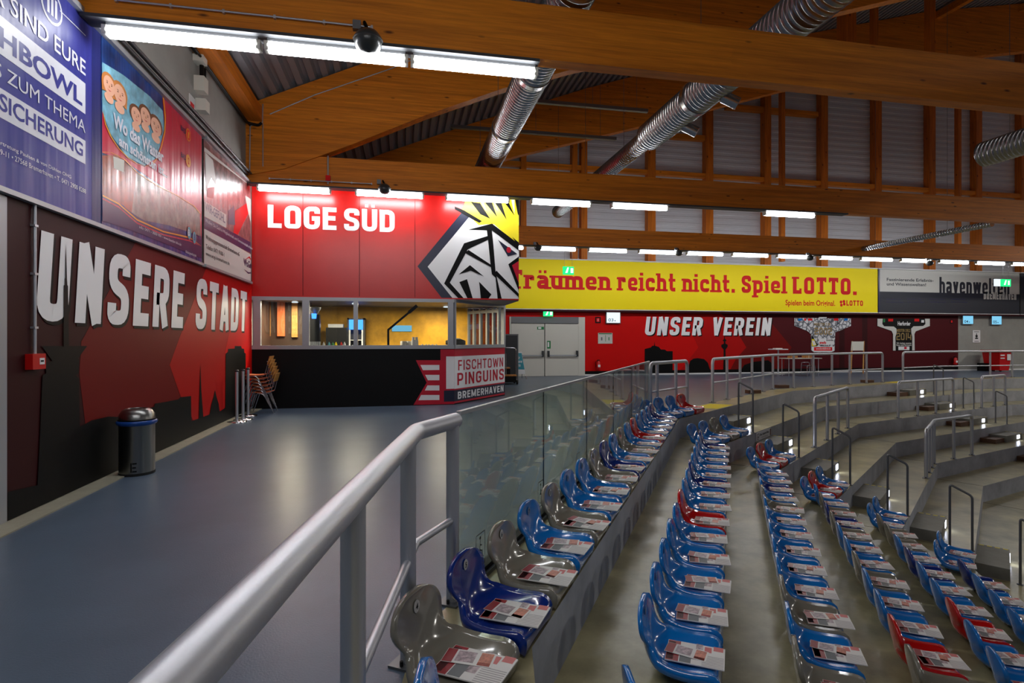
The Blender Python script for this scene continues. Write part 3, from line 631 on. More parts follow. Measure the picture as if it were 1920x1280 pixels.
R([(378, 376), (420, 402), (420, 427), (378, 405)], 'haven_light', 3); R([(378, 275), (473, 330), (473, 338), (378, 283)], 'haven_light', 2)
R([(437, 395), (460, 380), (462, 400), (442, 440), (434, 436)], 'lotto_red', 2); R([(424, 395), (435, 385), (437, 422), (424, 420)], 'ad_navy', 2)
R([(380, 285), (395, 300), (402, 350), (392, 330), (382, 360)], 'haven_light', 2); R([(456, 366), (470, 376), (470, 420), (462, 400)], 'haven_light', 2); R([(384, 352), (398, 350), (396, 372), (384, 368)], 'lotto_red', 2)
def tw(txt, u0, v0, u1, v1, top, m, l=4, bold=.02):
    s.text(txt, LW.uv(u0, v0)[0], (LW.uv(u0, v0)[1] + LW.uv(u1, v1)[1]) / 2, LW.uv(u1, v1)[0], LW.uv(u1, top)[1] - LW.uv(u1, v1)[1], m, l, bold)
tw('PINGUINS', 410, 278, 455, 322, 306, 'haven_light'); tw('WIR-GEFÜHL.', 380, 396, 418, 416, 401, 'ad_navy'); tw('Wollen Sie Geld in Mitgliedschaft und Genossenschaft erleben', 380, 416, 470, 468, 463, 'ad_text', 4, 0)
tw('Wohnungsgenossenschaft Bremerhaven eG', 381, 448, 445, 479, 472, 'black', 4, .01); tw('Telefon 0471 9100-1', 381, 464, 416, 482, 474, 'black', 4, 0); tw('www.wogi-bremerhaven.de', 381, 478, 426, 497, 490, 'black', 4, 0)
tw('WoGe', 453, 497, 467, 503, 490, 'ad_navy', 4, .03)
R([(455, 487), (464, 480), (470, 487), (470, 502), (468, 488), (463, 483)], 'lotto_red', 4); R([(453, 504), (462, 510), (471, 512), (471, 514), (462, 513)], 'ad_navy', 4)
s.done('printed_sheet', root); banner_frame(s, yd, ye, root)
# ---------------------------------------------------------------- roof: tie beams, rafters, deck, gable
def interp(pts, x):
    for (x0, z0), (x1, z1) in zip(pts, pts[1:]):
        if x <= x1: return z0 + (z1 - z0) * (x - x0) / (x1 - x0)
    return pts[-1][1]
ZT = [(-3.4, 6.78), (-.7, 8.03), (2.5, 9.35), (6.7, 10.95), (15, 13.7), (22, 15.6), (38, 18.6)]
ZB = [(-3.4, 5.23), (-2.6, 5.42), (-1.14, 6.06), (.52, 6.86), (2.39, 7.66), (4.16, 8.3), (10.2, 10.1), (15.1, 11.65), (22, 13.5), (38, 16.4)]
for y in (.1, 6.6, 13.1, 19.6):
    m = M(); m.box(-3.4, 37, y - .0, y + .2, 5.07, 5.75); struct('roof_tie_beam', m, 'glulam_x')
    m = M(); top = [Vector((x, y - .05, z)) for x, z in ZT]; bot = [Vector((x, y - .05, z)) for x, z in ZB]
    xs = sorted(set([p[0] for p in ZT] + [p[0] for p in ZB]))
    for x0, x1 in zip(xs, xs[1:]):
        m.solid([(x0, y - .05, interp(ZB, x0)), (x1, y - .05, interp(ZB, x1)), (x1, y - .05, interp(ZT, x1)), (x0, y - .05, interp(ZT, x0))], (0, .3, 0))
    struct('roof_rafter', m, 'glulam_x')
m = M(); prof = []; x = -3.4; P = .27
while x < 38:
    for dx, dz in ((0, 0), (.12, 0), (.155, .1), (.235, .1)):
        xx = x + dx; prof.append((xx, interp(ZT, min(xx, 38)) + .03 + dz))
    x += P
vs = [(a, -3.2, b) for a, b in prof] + [(a, 24.2, b) for a, b in prof]; n = len(prof)
m.add(vs, [(i, i + 1, n + i + 1, n + i) for i in range(n - 1)]); struct('ceiling', m, 'deck')
m = M(); m.box(-3.4, -3.05, -3.2, 13.0, 6.42, 6.72); m.box(-3.4, -3.05, 13.36, 24, 6.42, 6.74); struct('roof_edge_beam', m, 'glulam_y')
def onRoof(u, v):
    r = ray(u, v); k = 1.0
    for i in range(4000):
        k = 2 + i * .02; p = Vector((0, 0, EYE)) + r * k
        if p.z > interp(ZT, p.x) - .1: break
    return p
for (a, b) in (((1650, 86), (1800, 0)), ((1668, 90), (1920, 9)), ((1845, 101), (1960, 44))):
    p, q = onRoof(*a), onRoof(*b); d = (q - p); m = M(); m.bar(p - d * .3 - Vector((0, 0, .12)), q + d * .3 - Vector((0, 0, .12)), .22, .3); struct('roof_brace', m, 'glulam_x')
for u, w_, y in ((1596, .42, 16.5), (1643, .2, 17.5), (1749, .24, 17.0)):
    p = onY(u, 150, y); m = M(); m.box(p.x - w_ / 2, p.x + w_ / 2, y, y + w_, p.z, interp(ZT, p.x)); struct('roof_hanger_post', m, 'glulam_z')
# gable wall: corrugated sheet with timber studs
gy = 24.0; m = M(); prof = [(x, interp(ZT, x)) for x in [-3.3 + i * 1.0 for i in range(42)]]
z = 4.6; zz = []
while z < 19: zz += [(z, 0), (z + .13, 0), (z + .15, .025), (z + .28, .025)]; z += .3
vs = []
for z, d in zz: vs += [(-3.3, gy + d, z), (38, gy + d, z)]
m.add(vs, [(2 * i, 2 * i + 1, 2 * i + 3, 2 * i + 2) for i in range(len(zz) - 1)]); struct('wall_gable', m, 'gable')
for u0, u1 in ((1070, 1080), (1087, 1098), (1210, 1226), (1318, 1333), (1428, 1440), (1530, 1549), (1633, 1647), (1726, 1755), (1820, 1835), (1903, 1920), (975, 985)):
    a, b = onY(u0, 350, 23.9).x, onY(u1, 350, 23.9).x; wd = min(b - a, .38); c = (a + b) / 2
    m = M(); m.box(c - wd / 2, c + wd / 2, 23.66, 24.0, 5.1, interp(ZT, c)); m.box(c - wd / 2 - .01, c + wd / 2 + .01, 23.64, 24, 4.75, 5.12, 1); struct('gable_stud', m, ['glulam_z', 'darkgrey'])
for u in (1466, 1796):
    c = onY(u, 300, 22.5).x; m = M(); m.box(c - .1, c + .1, 22.4, 22.6, 5.2, interp(ZT, c)); struct('gable_stud', m, ['glulam_z'])
m = M(); m.box(-3.3, 38, 23.7, 23.95, 9.25, 9.45); struct('gable_rail', m, 'glulam_x')
for ua, ub, v in ((1361, 1532, 200), (1256, 1320, 255)):
    a, b = onY(ua, v, 23.8), onY(ub, v + 18, 23.8); m = M(); m.box(a.x, b.x, 23.7, 23.95, a.z - .12, a.z + .12); struct('gable_rail', m, 'glulam_x')
# ---------------------------------------------------------------- fluorescent tubes on the beams
def lamp(x0, x1, y, z, label, group):
    root = thing('fluorescent_light', label, 'light', ((x0 + x1) / 2, y, z), group)
    m = M(); m.box(x0 + .03, x1 - .03, y - .035, y + .035, z + .05, z + .11); build('housing', m, 'galv', root)
    m = M(); pr = [(-.055, .05), (-.065, 0), (-.04, -.05), (.04, -.05), (.065, 0), (.055, .05)]; n = len(pr)
    vs = [(x0 + .04, y + a, z + b) for a, b in pr] + [(x1 - .04, y + a, z + b) for a, b in pr]
    m.add(vs, [(i, (i + 1) % n, n + (i + 1) % n, n + i) for i in range(n)]); build('diffuser', m, 'tube', root)
    m = M(); m.box(x0, x0 + .045, y - .06, y + .06, z - .045, z + .055); build('end_cap', m, 'offwhite', root); m = M(); m.box(x1 - .045, x1, y - .06, y + .06, z - .045, z + .055); build('end_cap', m, 'offwhite', root)
def X_(u, y): return onY(u, 300, y).x
def row(y, z, pairs, nm, grp):
    for i, (u0, u1) in enumerate(pairs):
        a, b = (X_(u0, y), X_(u1, y)) if u0 > 50 else (u0, u1)
        lamp(a, b, y, z, '%s lit fluorescent tube from the left under the %s' % (['first', 'second', 'third', 'fourth', 'fifth', 'sixth', 'seventh', 'eighth', 'ninth', 'tenth', 'eleventh', 'twelfth', 'thirteenth', 'fourteenth'][i], nm), grp)
row(6.7, 4.93, [(195, 490), (497, 765), (770, 1007)], 'nearest roof beam', 'tubes under the nearest beam')
row(13.08, 4.96, [(482, 621), (666, 795), (835, 955), (995, 1108), (1145, 1252), (1432, 1527)], 'middle roof beam', 'tubes under the middle beam')
row(19.7, 4.95, [(946, 982), (1005, 1080), (1103, 1176), (1197, 1270), (1287, 1356), (1372, 1440), (1456, 1524), (1537, 1598), (1613, 1673), (1688, 1745), (1760, 1815), (1829, 1883), (1896, 1948)], 'farthest roof beam', 'tubes under the farthest beam')
for i, (a, b) in enumerate(((-3.2, -1.6), (-1.55, .05), (.1, 1.7))):
    lamp(a, b, .2, 4.93, 'fluorescent tube above the camera, %s from the left wall' % nth[i].replace('topmost', 'first'), 'tubes above the camera')
for y, x1, z, nm in ((.2, 2.0, 5.04, 'above the camera'), (6.7, X_(1008, 6.7), 5.04, 'under the nearest beam'), (13.1, 12.0, 5.04, 'under the middle beam'), (19.7, 36, 5.04, 'under the farthest beam')):
    m = M(); m.box(-3.35, x1, y - .115, y + .115, z - .012, z + .025); tag(build('cable_track', m, 'trunk'), 'grey metal cable track running along %s' % nm, 'cable track', 'cable tracks under the beams')
# gold wall part of the facade reads the first tubes: hanging trays above
for (u0, v0, u1), y in (((1004, 190, 1214), 16.3), ((845, 237, 1155), 17.8)):
    a = onY(u0, v0, y); b = onY(u1, v0 + 18, y); root = thing('cable_tray', 'grey cable tray hung on wires below the roof, %s one' % ('upper right' if y < 17 else 'lower left'), 'cable tray', tuple(a), 'hanging cable trays')
    m = M(); m.box(a.x, b.x, y - .06, y + .06, a.z - .05, a.z + .05); build('tray', m, 'galv', root)
    for k in (.1, .5, .9):
        x = a.x + (b.x - a.x) * k; m = M(); m.tube([(x, y, a.z + .05), (x, y, interp(ZT, x))], .006, 5); build('hanger_wire', m, 'galv', root)
# ball loudspeakers
for u, v, y, r, lb in ((690, 76, 6.55, .165, 'under the nearest beam between the first tubes'), (721, 354, 12.95, .15, 'in front of the red kiosk fascia'), (1009, 464, 19.5, .14, 'above the left part of the yellow banner'), (1273, 474, 19.5, .14, 'above the middle of the yellow banner'), (1519, 483, 19.5, .14, 'above the right end of the yellow banner'), (1743, 493, 19.5, .14, 'above the dark and light harbour banner')):
    p = onY(u, v, y); root = thing('ball_loudspeaker', 'dark round loudspeaker %s' % lb, 'loudspeaker', tuple(p), 'round loudspeakers under the beams')
    m = M(); m.lathe([(0, -r * .85), (r * .5, -r * .78), (r * .85, -r * .5), (r, -r * .05), (r * .97, r * .15), (r * .7, r * .55), (r * .3, r * .75), (0, r * .8)], tuple(p), 22); build('shell', m, 'speaker', root)
    m = M(); m.lathe([(r * .98, -.012), (r * 1.03, 0), (r * .98, .012)], tuple(p), 22); build('grille_ring', m, 'darkgrey', root)
    m = M(); m.tube([p + Vector((0, 0, r * .7)), p + Vector((-.04, 0, r * 1.25)), Vector((p.x - .04, y + .1, p.z + r * 1.4))], .02, 8); build('bracket', m, 'black', root)
    m = M(); m.box(p.x - .17, p.x - .08, y - .02, y + .05, p.z + r * .7, p.z + r * .7 + .1); build('junction_box', m, 'galv', root)
# conduits on beams
for y, x0, x1, z, lb in ((6.57, -3.0, -.35, 5.22, 'nearest beam'), (13.0, -2.9, -.7, 5.17, 'middle beam')):
    m = M(); m.tube([(x0, y, z), (x1, y, z)], .012, 6)
    for k in range(6): xx = x0 + (x1 - x0) * k / 5; m.box(xx - .012, xx + .012, y - .01, y + .03, z - .02, z + .02)
    tag(build('conduit', m, 'steel'), 'thin steel conduit clipped to the front of the %s' % lb, 'conduit')
m = M(); m.tube([onY(506, 214, 13.03), onY(590, 178, 13.03), onY(735, 128, 13.03), onY(800, 100, 13.03)], .012, 6); tag(build('conduit', m, 'steel'), 'thin conduit climbing along the big slanted rafter', 'conduit')
m = M(); m.tube(fillet([onY(468, 325, 13.02), onY(469, 235, 13.02), onY(492, 232, 13.02), onY(493, 195, 13.02)], .04, 3), .014, 6); m.tube([onY(493, 232, 13.02), onY(493, 312, 13.02)], .012, 6); tag(build('conduit', m, 'steel'), 'bent steel conduit at the foot of the slanted rafter', 'conduit')
m = M(); m.tube([onY(615, 345, 13.03), onY(615, 292, 13.03)], .02, 6); p = onY(615, 334, 13.0); m.box(p.x - .05, p.x + .05, 12.97, 13.05, p.z - .06, p.z + .06, 1); tag(build('sprinkler_drop', m, ['steel', 'lotto_red']), 'short vertical pipe with red box above the kiosk fascia', 'pipe')
# wall cables and boxes upper left
m = M()
for dz, dx in ((0, .05), (.05, .08), (.03, .12)): m.tube([(WX + dx, 2.5, 5.23 + dz), (WX + dx, 13.0, 5.23 + dz)], .022, 7)
tag(build('cable_bundle', m, 'darkgrey'), 'dark cable bundle running above the wall banners', 'cable')
m = M(); q = [(WX + .06, 7.6, 6.33), (WX + .06, 12.9, 6.33), (WX + .3, 12.92, 6.3), (WX + .36, 12.92, 6.36)]
m.tube(fillet(q, .1, 3), .03, 8); m.tube([(a + .06, b, c - .05) for a, b, c in q[:2]], .02, 8); tag(build('cable_bundle', m, 'black'), 'black cable bundle below the timber edge beam', 'cable')
bx_ = Plane((WX, 0), (0, 1), (1, 0))
root = thing('wall_junction_box', 'column of light grey electrical boxes on the concrete wall above the banners', 'electrical box', (WX, LW.uv(372, 150)[0], 5.4))
for u0, u1, v0, v1 in ((361, 377, 100, 112), (363, 381, 140, 168), (366, 381, 183, 205)):
    a, b = LW.uv(u0, v0), LW.uv(u1, v1); m = M(); m.box(WX, WX + .16, a[0], a[0] + .2, LW.uv(u0, v1)[1], LW.uv(u0, v0)[1]); build('box', m, 'offwhite', root)
m = M(); a = LW.uv(366, 132); m.tube([(WX + .08, a[0] + .06, a[1] - .1), (WX + .08, a[0] + .06, a[1] + .2)], .035, 10); m.tube([(WX + .08, a[0] + .17, a[1] - .1), (WX + .08, a[0] + .17, a[1] + .12)], .035, 10); build('cable_gland', m, 'black', root)
a = LW.uv(354, 180); m = M(); m.box(WX, WX + .01, a[0], a[0] + .25, a[1] - .3, a[1] + .05); m.box(WX + .01, WX + .012, a[0] + .04, a[0] + .2, a[1] - .18, a[1] - .06, 1); build('warning_label', m, ['white', 'lotto_red'], root)
# ---------------------------------------------------------------- ventilation ducts (spiral seam)
def duct(label, x, y0, y1, z, r, caps=True, collar=None, name='ventilation_duct'):
    root = thing(name, label, 'duct', (x, y0, z)); pr = []; y = y0; m = M(); seg = 28
    while y < y1:
        pr += [(y, r), (y + .07, r), (y + .078, r + .009), (y + .092, r + .009), (y + .1, r)]; y += .1
    vs = [(x + q * cos(2 * pi * j / seg), yy, z + q * sin(2 * pi * j / seg)) for yy, q in pr for j in range(seg)]
    m.add(vs, [(i * seg + j, i * seg + (j + 1) % seg, (i + 1) * seg + (j + 1) % seg, (i + 1) * seg + j) for i in range(len(pr) - 1) for j in range(seg)], 0, True)
    m.add(vs[:seg], [list(range(seg))]); m.add(vs[-seg:], [list(range(seg))[::-1]]); build('duct_tube', m, 'duct', root)
    for c in (collar or []):
        m = M(); m.tube([(x, c, z), (x, c + .12, z)], r + .025, 28); build('coupling', m, 'duct', root)
    y = y0 + 1.5
    while y < y1:
        m = M(); m.tube([(x, y, z + r), (x, y, interp(ZT, x))], .006, 5); build('hanger_wire', m, 'galv', root); y += 3
    return root
p = onY(1003, 130, 8.9)
duct('round spiral steel duct left of centre, hanging behind the near beam', p.x, -1.0, 16.2, p.z, .29, collar=[8.9, 11.4])
p = onY(1325, 168, 9.3); zB_ = p.z
rb = duct('longest round steel duct, running diagonally behind the near beam', p.x, -1.0, 11.6, p.z, .31, collar=[9.6])
for yy in (7.6, 9.0, 10.4):
    m = M(); m.tube([(p.x + .15, yy, p.z - .25), (p.x + .38, yy - .1, p.z - .4)], .11, 12); build('air_nozzle', m, 'duct', rb)
duct('narrow continuation of the long steel duct down to the far beam', p.x, 11.7, 19.3, p.z, .21)
p = onY(1852, 287, 11.0); duct('capped end of a round dark duct at the right edge', p.x, 0, 11.0, p.z, .3)
a = onY(1860, 419, 14.5); duct('thin steel duct between the two far beams at the right', a.x, 14.5, 21.5, a.z, .1)

# ---------------------------------------------------------------- kiosk
KY = 13.5; KP = Plane((0, KY), (1, 0), (0, -1)); kx0, kx1, kxr = WX + .012, 1.245, 2.86; KD = Plane((1.245, KY), (1.615, 1.94), (1.94, -1.615))
LD = math.hypot(1.615, 1.94)
K = thing('lounge_kiosk', 'red and black lounge kiosk with a window band and a crested bird emblem', 'kiosk', (0, KY, 0))
zf0, zf1 = 2.585, 5.58
m = M(); m.box(kx0, kxr, KY, 17.0, zf0, zf1); build('fascia_body', m, 'fascia_red', K)
s = Sign(KP, 0)
k4o = ((460, 340), 3.657)
def L_(pts, mt, l): s.poly([(min(a, kxr), max(b, zf0)) for a, b in [KP.uv(460 + x / 3.657, 340 + y / 3.657) for x, y in pts]], mt, l)
L_([(1180, 582), (1515, 175), (1560, 200), (1562, 222), (1250, 585), (1425, 806), (1352, 806)], 'navy', 1)
L_([(1250, 585), (1540, 238), (1590, 290), (1890, 300), (1890, 806), (1425, 806)], 'mural_white', 2)
L_([(1436, 180), (1480, 200), (1500, 160), (1520, 100), (1890, 100), (1890, 440), (1700, 290), (1600, 300), (1560, 262)], 'crest_yellow', 3)
L_([(1435, 172), (1500, 198), (1622, 272), (1605, 285), (1560, 262), (1437, 192)], 'mural_black', 4)
for t in ([(1545, 140), (1610, 150), (1680, 258), (1610, 225)], [(1630, 130), (1690, 140), (1728, 248)], [(1700, 130), (1752, 135), (1792, 264)], [(1765, 130), (1800, 132), (1846, 236)], [(1845, 100), (1890, 100), (1890, 235), (1868, 225)], [(1830, 380), (1890, 420), (1890, 450)]): L_(t, 'mural_black', 4)
for t in ([(1600, 120), (1630, 130), (1650, 200)], [(1820, 110), (1845, 110), (1845, 225)], [(1690, 120), (1702, 120), (1730, 200)]): L_(t, 'mural_white', 4)
L_([(1530, 331), (1690, 289), (1890, 430), (1890, 475), (1690, 336), (1655, 335)], 'mural_black', 5)
L_([(1655, 330), (1690, 336), (1700, 430), (1716, 625), (1758, 806), (1730, 806), (1715, 660), (1690, 636), (1680, 560), (1668, 440)], 'mural_black', 5)
L_([(1670, 372), (1665, 400), (1525, 466), (1402, 694), (1502, 806), (1465, 806), (1363, 700), (1500, 424)], 'mural_black', 5)
L_([(1505, 490), (1530, 470), (1685, 572), (1690, 592)], 'mural_black', 5)
L_([(1463, 637), (1540, 574), (1636, 652), (1545, 612)], 'mural_black', 5)
L_([(1467, 690), (1520, 670), (1560, 806), (1525, 806)], 'mural_black', 5); L_([(1603, 688), (1687, 775), (1665, 806), (1615, 806)], 'mural_black', 5)
L_([(1732, 400), (1864, 497), (1800, 514)], 'navy', 5); q = KP.uv(460 + 1806 / 3.657, 340 + 470 / 3.657); s.disc(q[0], q[1], .06, 'club_red', 6, 14, .075)
L_([(1890, 515), (1803, 568), (1872, 745), (1890, 770), (1890, 700), (1828, 575), (1890, 545)], 'mural_black', 5); L_([(1890, 545), (1828, 575), (1890, 715)], 'club_red', 4)
L_([(1703, 632), (1722, 612), (1890, 770), (1890, 806), (1870, 790)], 'mural_black', 5)
for tx_, ua, ub, va in (('LOGE', 502, 631, 428), ('SÜD', 645, 740, 433)): s.letters(tx_, KP.uv(ua, va)[0], KP.uv(620, 431)[1], KP.uv(ub, va)[0], KP.uv(500, 384)[1] - KP.uv(500, 427)[1], 'mural_white', 3, t=.2, W=.6, gap=.1)
for u in (568, 674, 778):
    a = KP.uv(u, 460)[0]; s.poly([(a - .006, zf0), (a + .006, zf0), (a + .006, 5.0), (a - .006, 5.0)], 'mural_dark', 1)
s.poly([(kx0, zf0), (kxr, zf0), (kxr, zf0 + .03), (kx0, zf0 + .03)], 'fascia_red', 7)
s.done('fascia_print', K)
m = M(); m.box(kx0, kxr, KY + .01, 17.0, zf0 - .02, zf0 - .003); build('soffit', m, 'grey', K)
zc = 1.37
m = M(); m.prism([(kx0, KY), (kx1, KY), (kxr, KY + 1.94), (kxr, 17.0), (kxr - .12, 17.0), (kxr - .12, KY + 1.99), (kx1 - .06, KY + .12), (kx0, KY + .12)], 0.0, zc); build('counter_wall', m, 'black', K)
# club print on the counter
s = Sign(KP, 0)
def C_(pts, mt, l): s.poly([(min(a, kx1), b) for a, b in [KP.uv(440 + x / 3.556, 540 + y / 3.556) for x, y in pts]], mt, l)
C_([(1372, 408), (1470, 408), (1470, 772), (1192, 778), (1280, 630), (1208, 480), (1372, 480)], 'club_red', 1)
for t in ([(1238, 512), (1365, 512), (1365, 545), (1255, 547)], [(1270, 578), (1365, 578), (1365, 614), (1288, 614)], [(1285, 648), (1365, 648), (1365, 682), (1268, 682)], [(1243, 712), (1365, 712), (1365, 745), (1225, 747)]): C_(t, 'mural_white', 2)
C_([(1410, 455), (1470, 455), (1470, 670), (1410, 672)], 'mural_white', 2); C_([(1395, 683), (1470, 680), (1470, 755), (1395, 757)], 'navy', 2)
s.done('club_print', K)
s = Sign(KD, 0); z_ = lambda v: KP.uv(845, v)[1]
s.poly([(0, .03), (LD, .03), (LD, zc), (0, zc)], 'club_red', 1); za, zb, zc1, zd = .37, 1.17, .07, .34
wt = KP.uv(845, 668)[1]; wb = KP.uv(845, 729)[1]; nt_ = KP.uv(845, 731.5)[1]; nb_ = KP.uv(845, 752.5)[1]
s.poly([(0, wb), (LD, wb), (LD, wt), (0, wt)], 'mural_white', 2); s.poly([(0, nb_), (LD, nb_), (LD, nt_), (0, nt_)], 'navy', 2)
hh = wt - wb
s.letters('FISCHTOWN', .16, wb + hh * .56, LD - .1, hh * .32, 'club_red', 4, t=.15, W=.62, gap=.2); s.letters('PINGUINS', .12, wb + hh * .1, LD - .06, hh * .38, 'club_red', 4, t=.17, W=.62, gap=.2)
s.letters('BREMERHAVEN', .14, nb_ + (nt_ - nb_) * .16, LD - .08, (nt_ - nb_) * .66, 'mural_white', 4, t=.19, W=.6, gap=.16)
s.done('club_print', K)
# window band frames
def fr(parent, name, boxes):
    m = M()
    for b in boxes: m.box(*b)
    return build(name, m, 'alu', parent)
fx = lambda u: KP.uv(u, 600)[0]
zt_, zb_ = KP.uv(700, 565)[1], KP.uv(700, 647)[1]
fr(K, 'window_frame', [(kx0, kx1, KY - .03, KY + .07, zc, zb_), (kx0, kx1, KY - .03, KY + .07, zt_, zf0)] + [(fx(a), fx(b), KY - .031, KY + .069, zb_, zt_) for a, b in ((475, 489), (567, 580), (663, 671), (840, 850))])
m = M(); d = KD
for a0_, a1_, b0_, b1_ in ((0, LD, zc, zb_), (0, LD, zt_, zf0), (0, .04, zb_, zt_), (LD - .09, LD, zb_, zt_)):
    P = [d.P(a0_, b0_, .03), d.P(a1_, b0_, .03), d.P(a1_, b1_, .03), d.P(a0_, b1_, .03)]; m.solid(P, -d.n * .1)
build('window_frame', m, 'alu', K)
for a, b in ((489, 567), (580, 663), (671, 840)):
    m = M(); m.box(fx(a), fx(b), KY + .015, KY + .023, zb_, zt_); build('window_pane', m, 'window_glass', K)
m = M(); P = [d.P(.04, zb_, -.01), d.P(LD - .09, zb_, -.01), d.P(LD - .09, zt_, -.01), d.P(.04, zt_, -.01)]; m.solid(P, -d.n * .008); build('window_pane', m, 'window_glass', K)
pA, pB = Vector((2.0, 16.92, 0)), Vector((2.72, 15.6, 0)); dd = (pB - pA)
for t in (0, .2, .42, .64, .84, 1.0):
    q = pA + dd * t; m = M(); m.bar(q - dd.normalized() * .035 + Vector((0, 0, 1.9)), q + dd.normalized() * .035 + Vector((0, 0, 1.9)), .09, 1.25); build('mullion', m, 'alu', K)
for z in (1.32, 2.42):
    m = M(); m.bar(pA + Vector((0, 0, z)), pB + Vector((0, 0, z)), .08, .09); build('transom', m, 'alu', K)
m = M(); m.bar(pA + Vector((0, 0, .64)), pB + Vector((0, 0, .64)), .06, 1.26); build('back_panel', m, 'darkgrey', K)
m = M(); m.bar(pA + Vector((0, 0, 1.87)), pB + Vector((0, 0, 1.87)), .008, 1.05); build('window_pane', m, 'window_glass', K)
# interior
m = M(); m.box(kx0, 1.98, 16.9, 17.0, 0, zf0 - .02); build('back_wall', m, 'gold_wall', K)
pw = onY(583, 600, 15.2).x
m = M(); m.box(kx0, pw, 15.2, 15.3, 0, zf0 - .02); build('partition', m, 'brown_wall', K)
m = M(); m.box(kx0, kx0 + .03, KY + .13, 15.19, 0.03, zf0 - .03); build('side_lining', m, 'brown_wall', K)
m = M(); m.box(kx0, kxr - .15, 15.35, 16.9, 0.001, .02); build('inner_floor', m, 'darkgrey', K)
m = M(); m.prism([(kx0, KY + .12), (kx1 - .07, KY + .12), (kxr - .2, KY + 2.0), (kxr - .2, 15.9), (2.0, 15.6), (.9, KY + .85), (kx0, KY + .85)], zc - .06, zc - .005); build('inner_counter', m, 'black_gloss', K)
for x, y in ((-1.2, 14.6), (1.2, 15.6), (-2.6, 14.3)):
    m = M(); m.lathe([(.07, -.02), (.08, 0), (.05, .02)], (x, y, 2.52), 14); build('ceiling_lamp', m, 'screen_white', K)
    L = bpy.data.lights.new('kiosk_lamp', 'AREA'); L.shape = 'DISK'; L.size = .7; L.energy = 42; L.color = (1, .86, .62); lo = bpy.data.objects.new('kiosk_lamp', L); C.objects.link(lo); lo.parent = K
    lo.location = Vector((x, y, 2.485)) - Vector(K.location)
def inK(u, v, y): return onY(u, v, y)
# wall boards on the partition seen through the first pane
for u0, u1, v0, v1, mt, lb in ((491, 507, 566, 630, 'birch', 'light wooden board leaning inside the kiosk, left one of three'), (520, 534, 566, 630, 'board_orange', 'orange board inside the kiosk, middle one of three'), (547, 558, 566, 632, 'birch', 'narrow pale board inside the kiosk, right one of three')):
    a, b = inK(u0, v1, 15.15), inK(u1, v0, 15.15); m = M(); m.box(a.x, b.x, 15.13, 15.19, a.z, b.z); tag(build('decor_board', m, mt), lb, 'board', 'boards inside the kiosk')
# fridge
a, b = inK(651, 647, 16.2), inK(684, 596, 16.2); fr_ = thing('drinks_fridge', 'tall drinks fridge with glowing blue header behind the kiosk window', 'fridge', ((a.x + b.x) / 2, 16.2, 0))
m = M(); m.box(a.x, b.x, 16.55, 16.75, .02, b.z); m.box(a.x, a.x + .05, 16.2, 16.55, .02, b.z); m.box(b.x - .05, b.x, 16.2, 16.55, .02, b.z); m.box(a.x, b.x, 16.2, 16.55, b.z - .05, b.z); m.box(a.x, b.x, 16.2, 16.55, .02, .2); build('cabinet', m, 'darkgrey', fr_)
m = M(); m.box(a.x + .05, b.x - .05, 16.19, 16.22, b.z - .33, b.z - .05); build('header_sign', m, 'fridge_glow', fr_)
m = M(); m.box(a.x + .05, a.x + .09, 16.17, 16.2, .2, b.z - .34); m.box(b.x - .09, b.x - .05, 16.17, 16.2, .2, b.z - .34); build('door_frame', m, 'white', fr_)
m = M()
for z in (b.z - 1.25, b.z - .95, b.z - .64): m.box(a.x + .05, b.x - .05, 16.2, 16.55, z, z + .02)
build('shelf', m, 'white', fr_)
for j, z in enumerate((b.z - .93, b.z - 1.23)):
    for k in range(5):
        x = a.x + .12 + k * .09; m = M(); m.lathe([(.03, 0), (.03, .15), (.012, .2), (.012, .24)], (x, 16.3, z), 10); tag(build('bottle', m, 'blue_dark' if j else 'black_gloss'), '%s bottle in the %s visible row of the drinks fridge' % (['first', 'second', 'third', 'fourth', 'fifth'][k], ['upper', 'lower'][j]), 'bottle', 'bottles in the drinks fridge')
# coffee grinder and black machine
zt0 = zc - .004
a, b = inK(611, 646, 15.9), inK(650, 614, 15.9); m = M(); m.box(a.x, b.x, 15.9, 16.5, .02, b.z); tag(build('bar_cabinet', m, 'black'), 'black bar cabinet left of the drinks fridge inside the kiosk', 'cabinet')
p = inK(630, 614, 16.1); m = M(); m.box(p.x - .2, p.x + .2, 16.0, 16.3, b.z, b.z + .1); tag(build('card_terminal', m, 'alu'), 'grey machine lying on the black bar cabinet', 'machine')
gr = thing('coffee_grinder', 'tall black coffee grinder with a blue hopper in the second window', 'grinder', (inK(590, 600, 14.0).x, 14.0, zt0))
g_ = gr.location
m = M(); m.box(g_.x - .12, g_.x + .12, 13.95, 14.15, zt0, 2.2); build('body', m, 'black_gloss', gr)
m = M(); m.lathe([(.05, 0), (.14, .14), (.14, .18)], (g_.x, 14.05, 2.2), 14); build('hopper', m, 'galv', gr); m = M(); m.lathe([(.05, 0), (.06, .12)], (g_.x, 13.9, 2.1), 10); build('display', m, 'fridge_glow', gr)
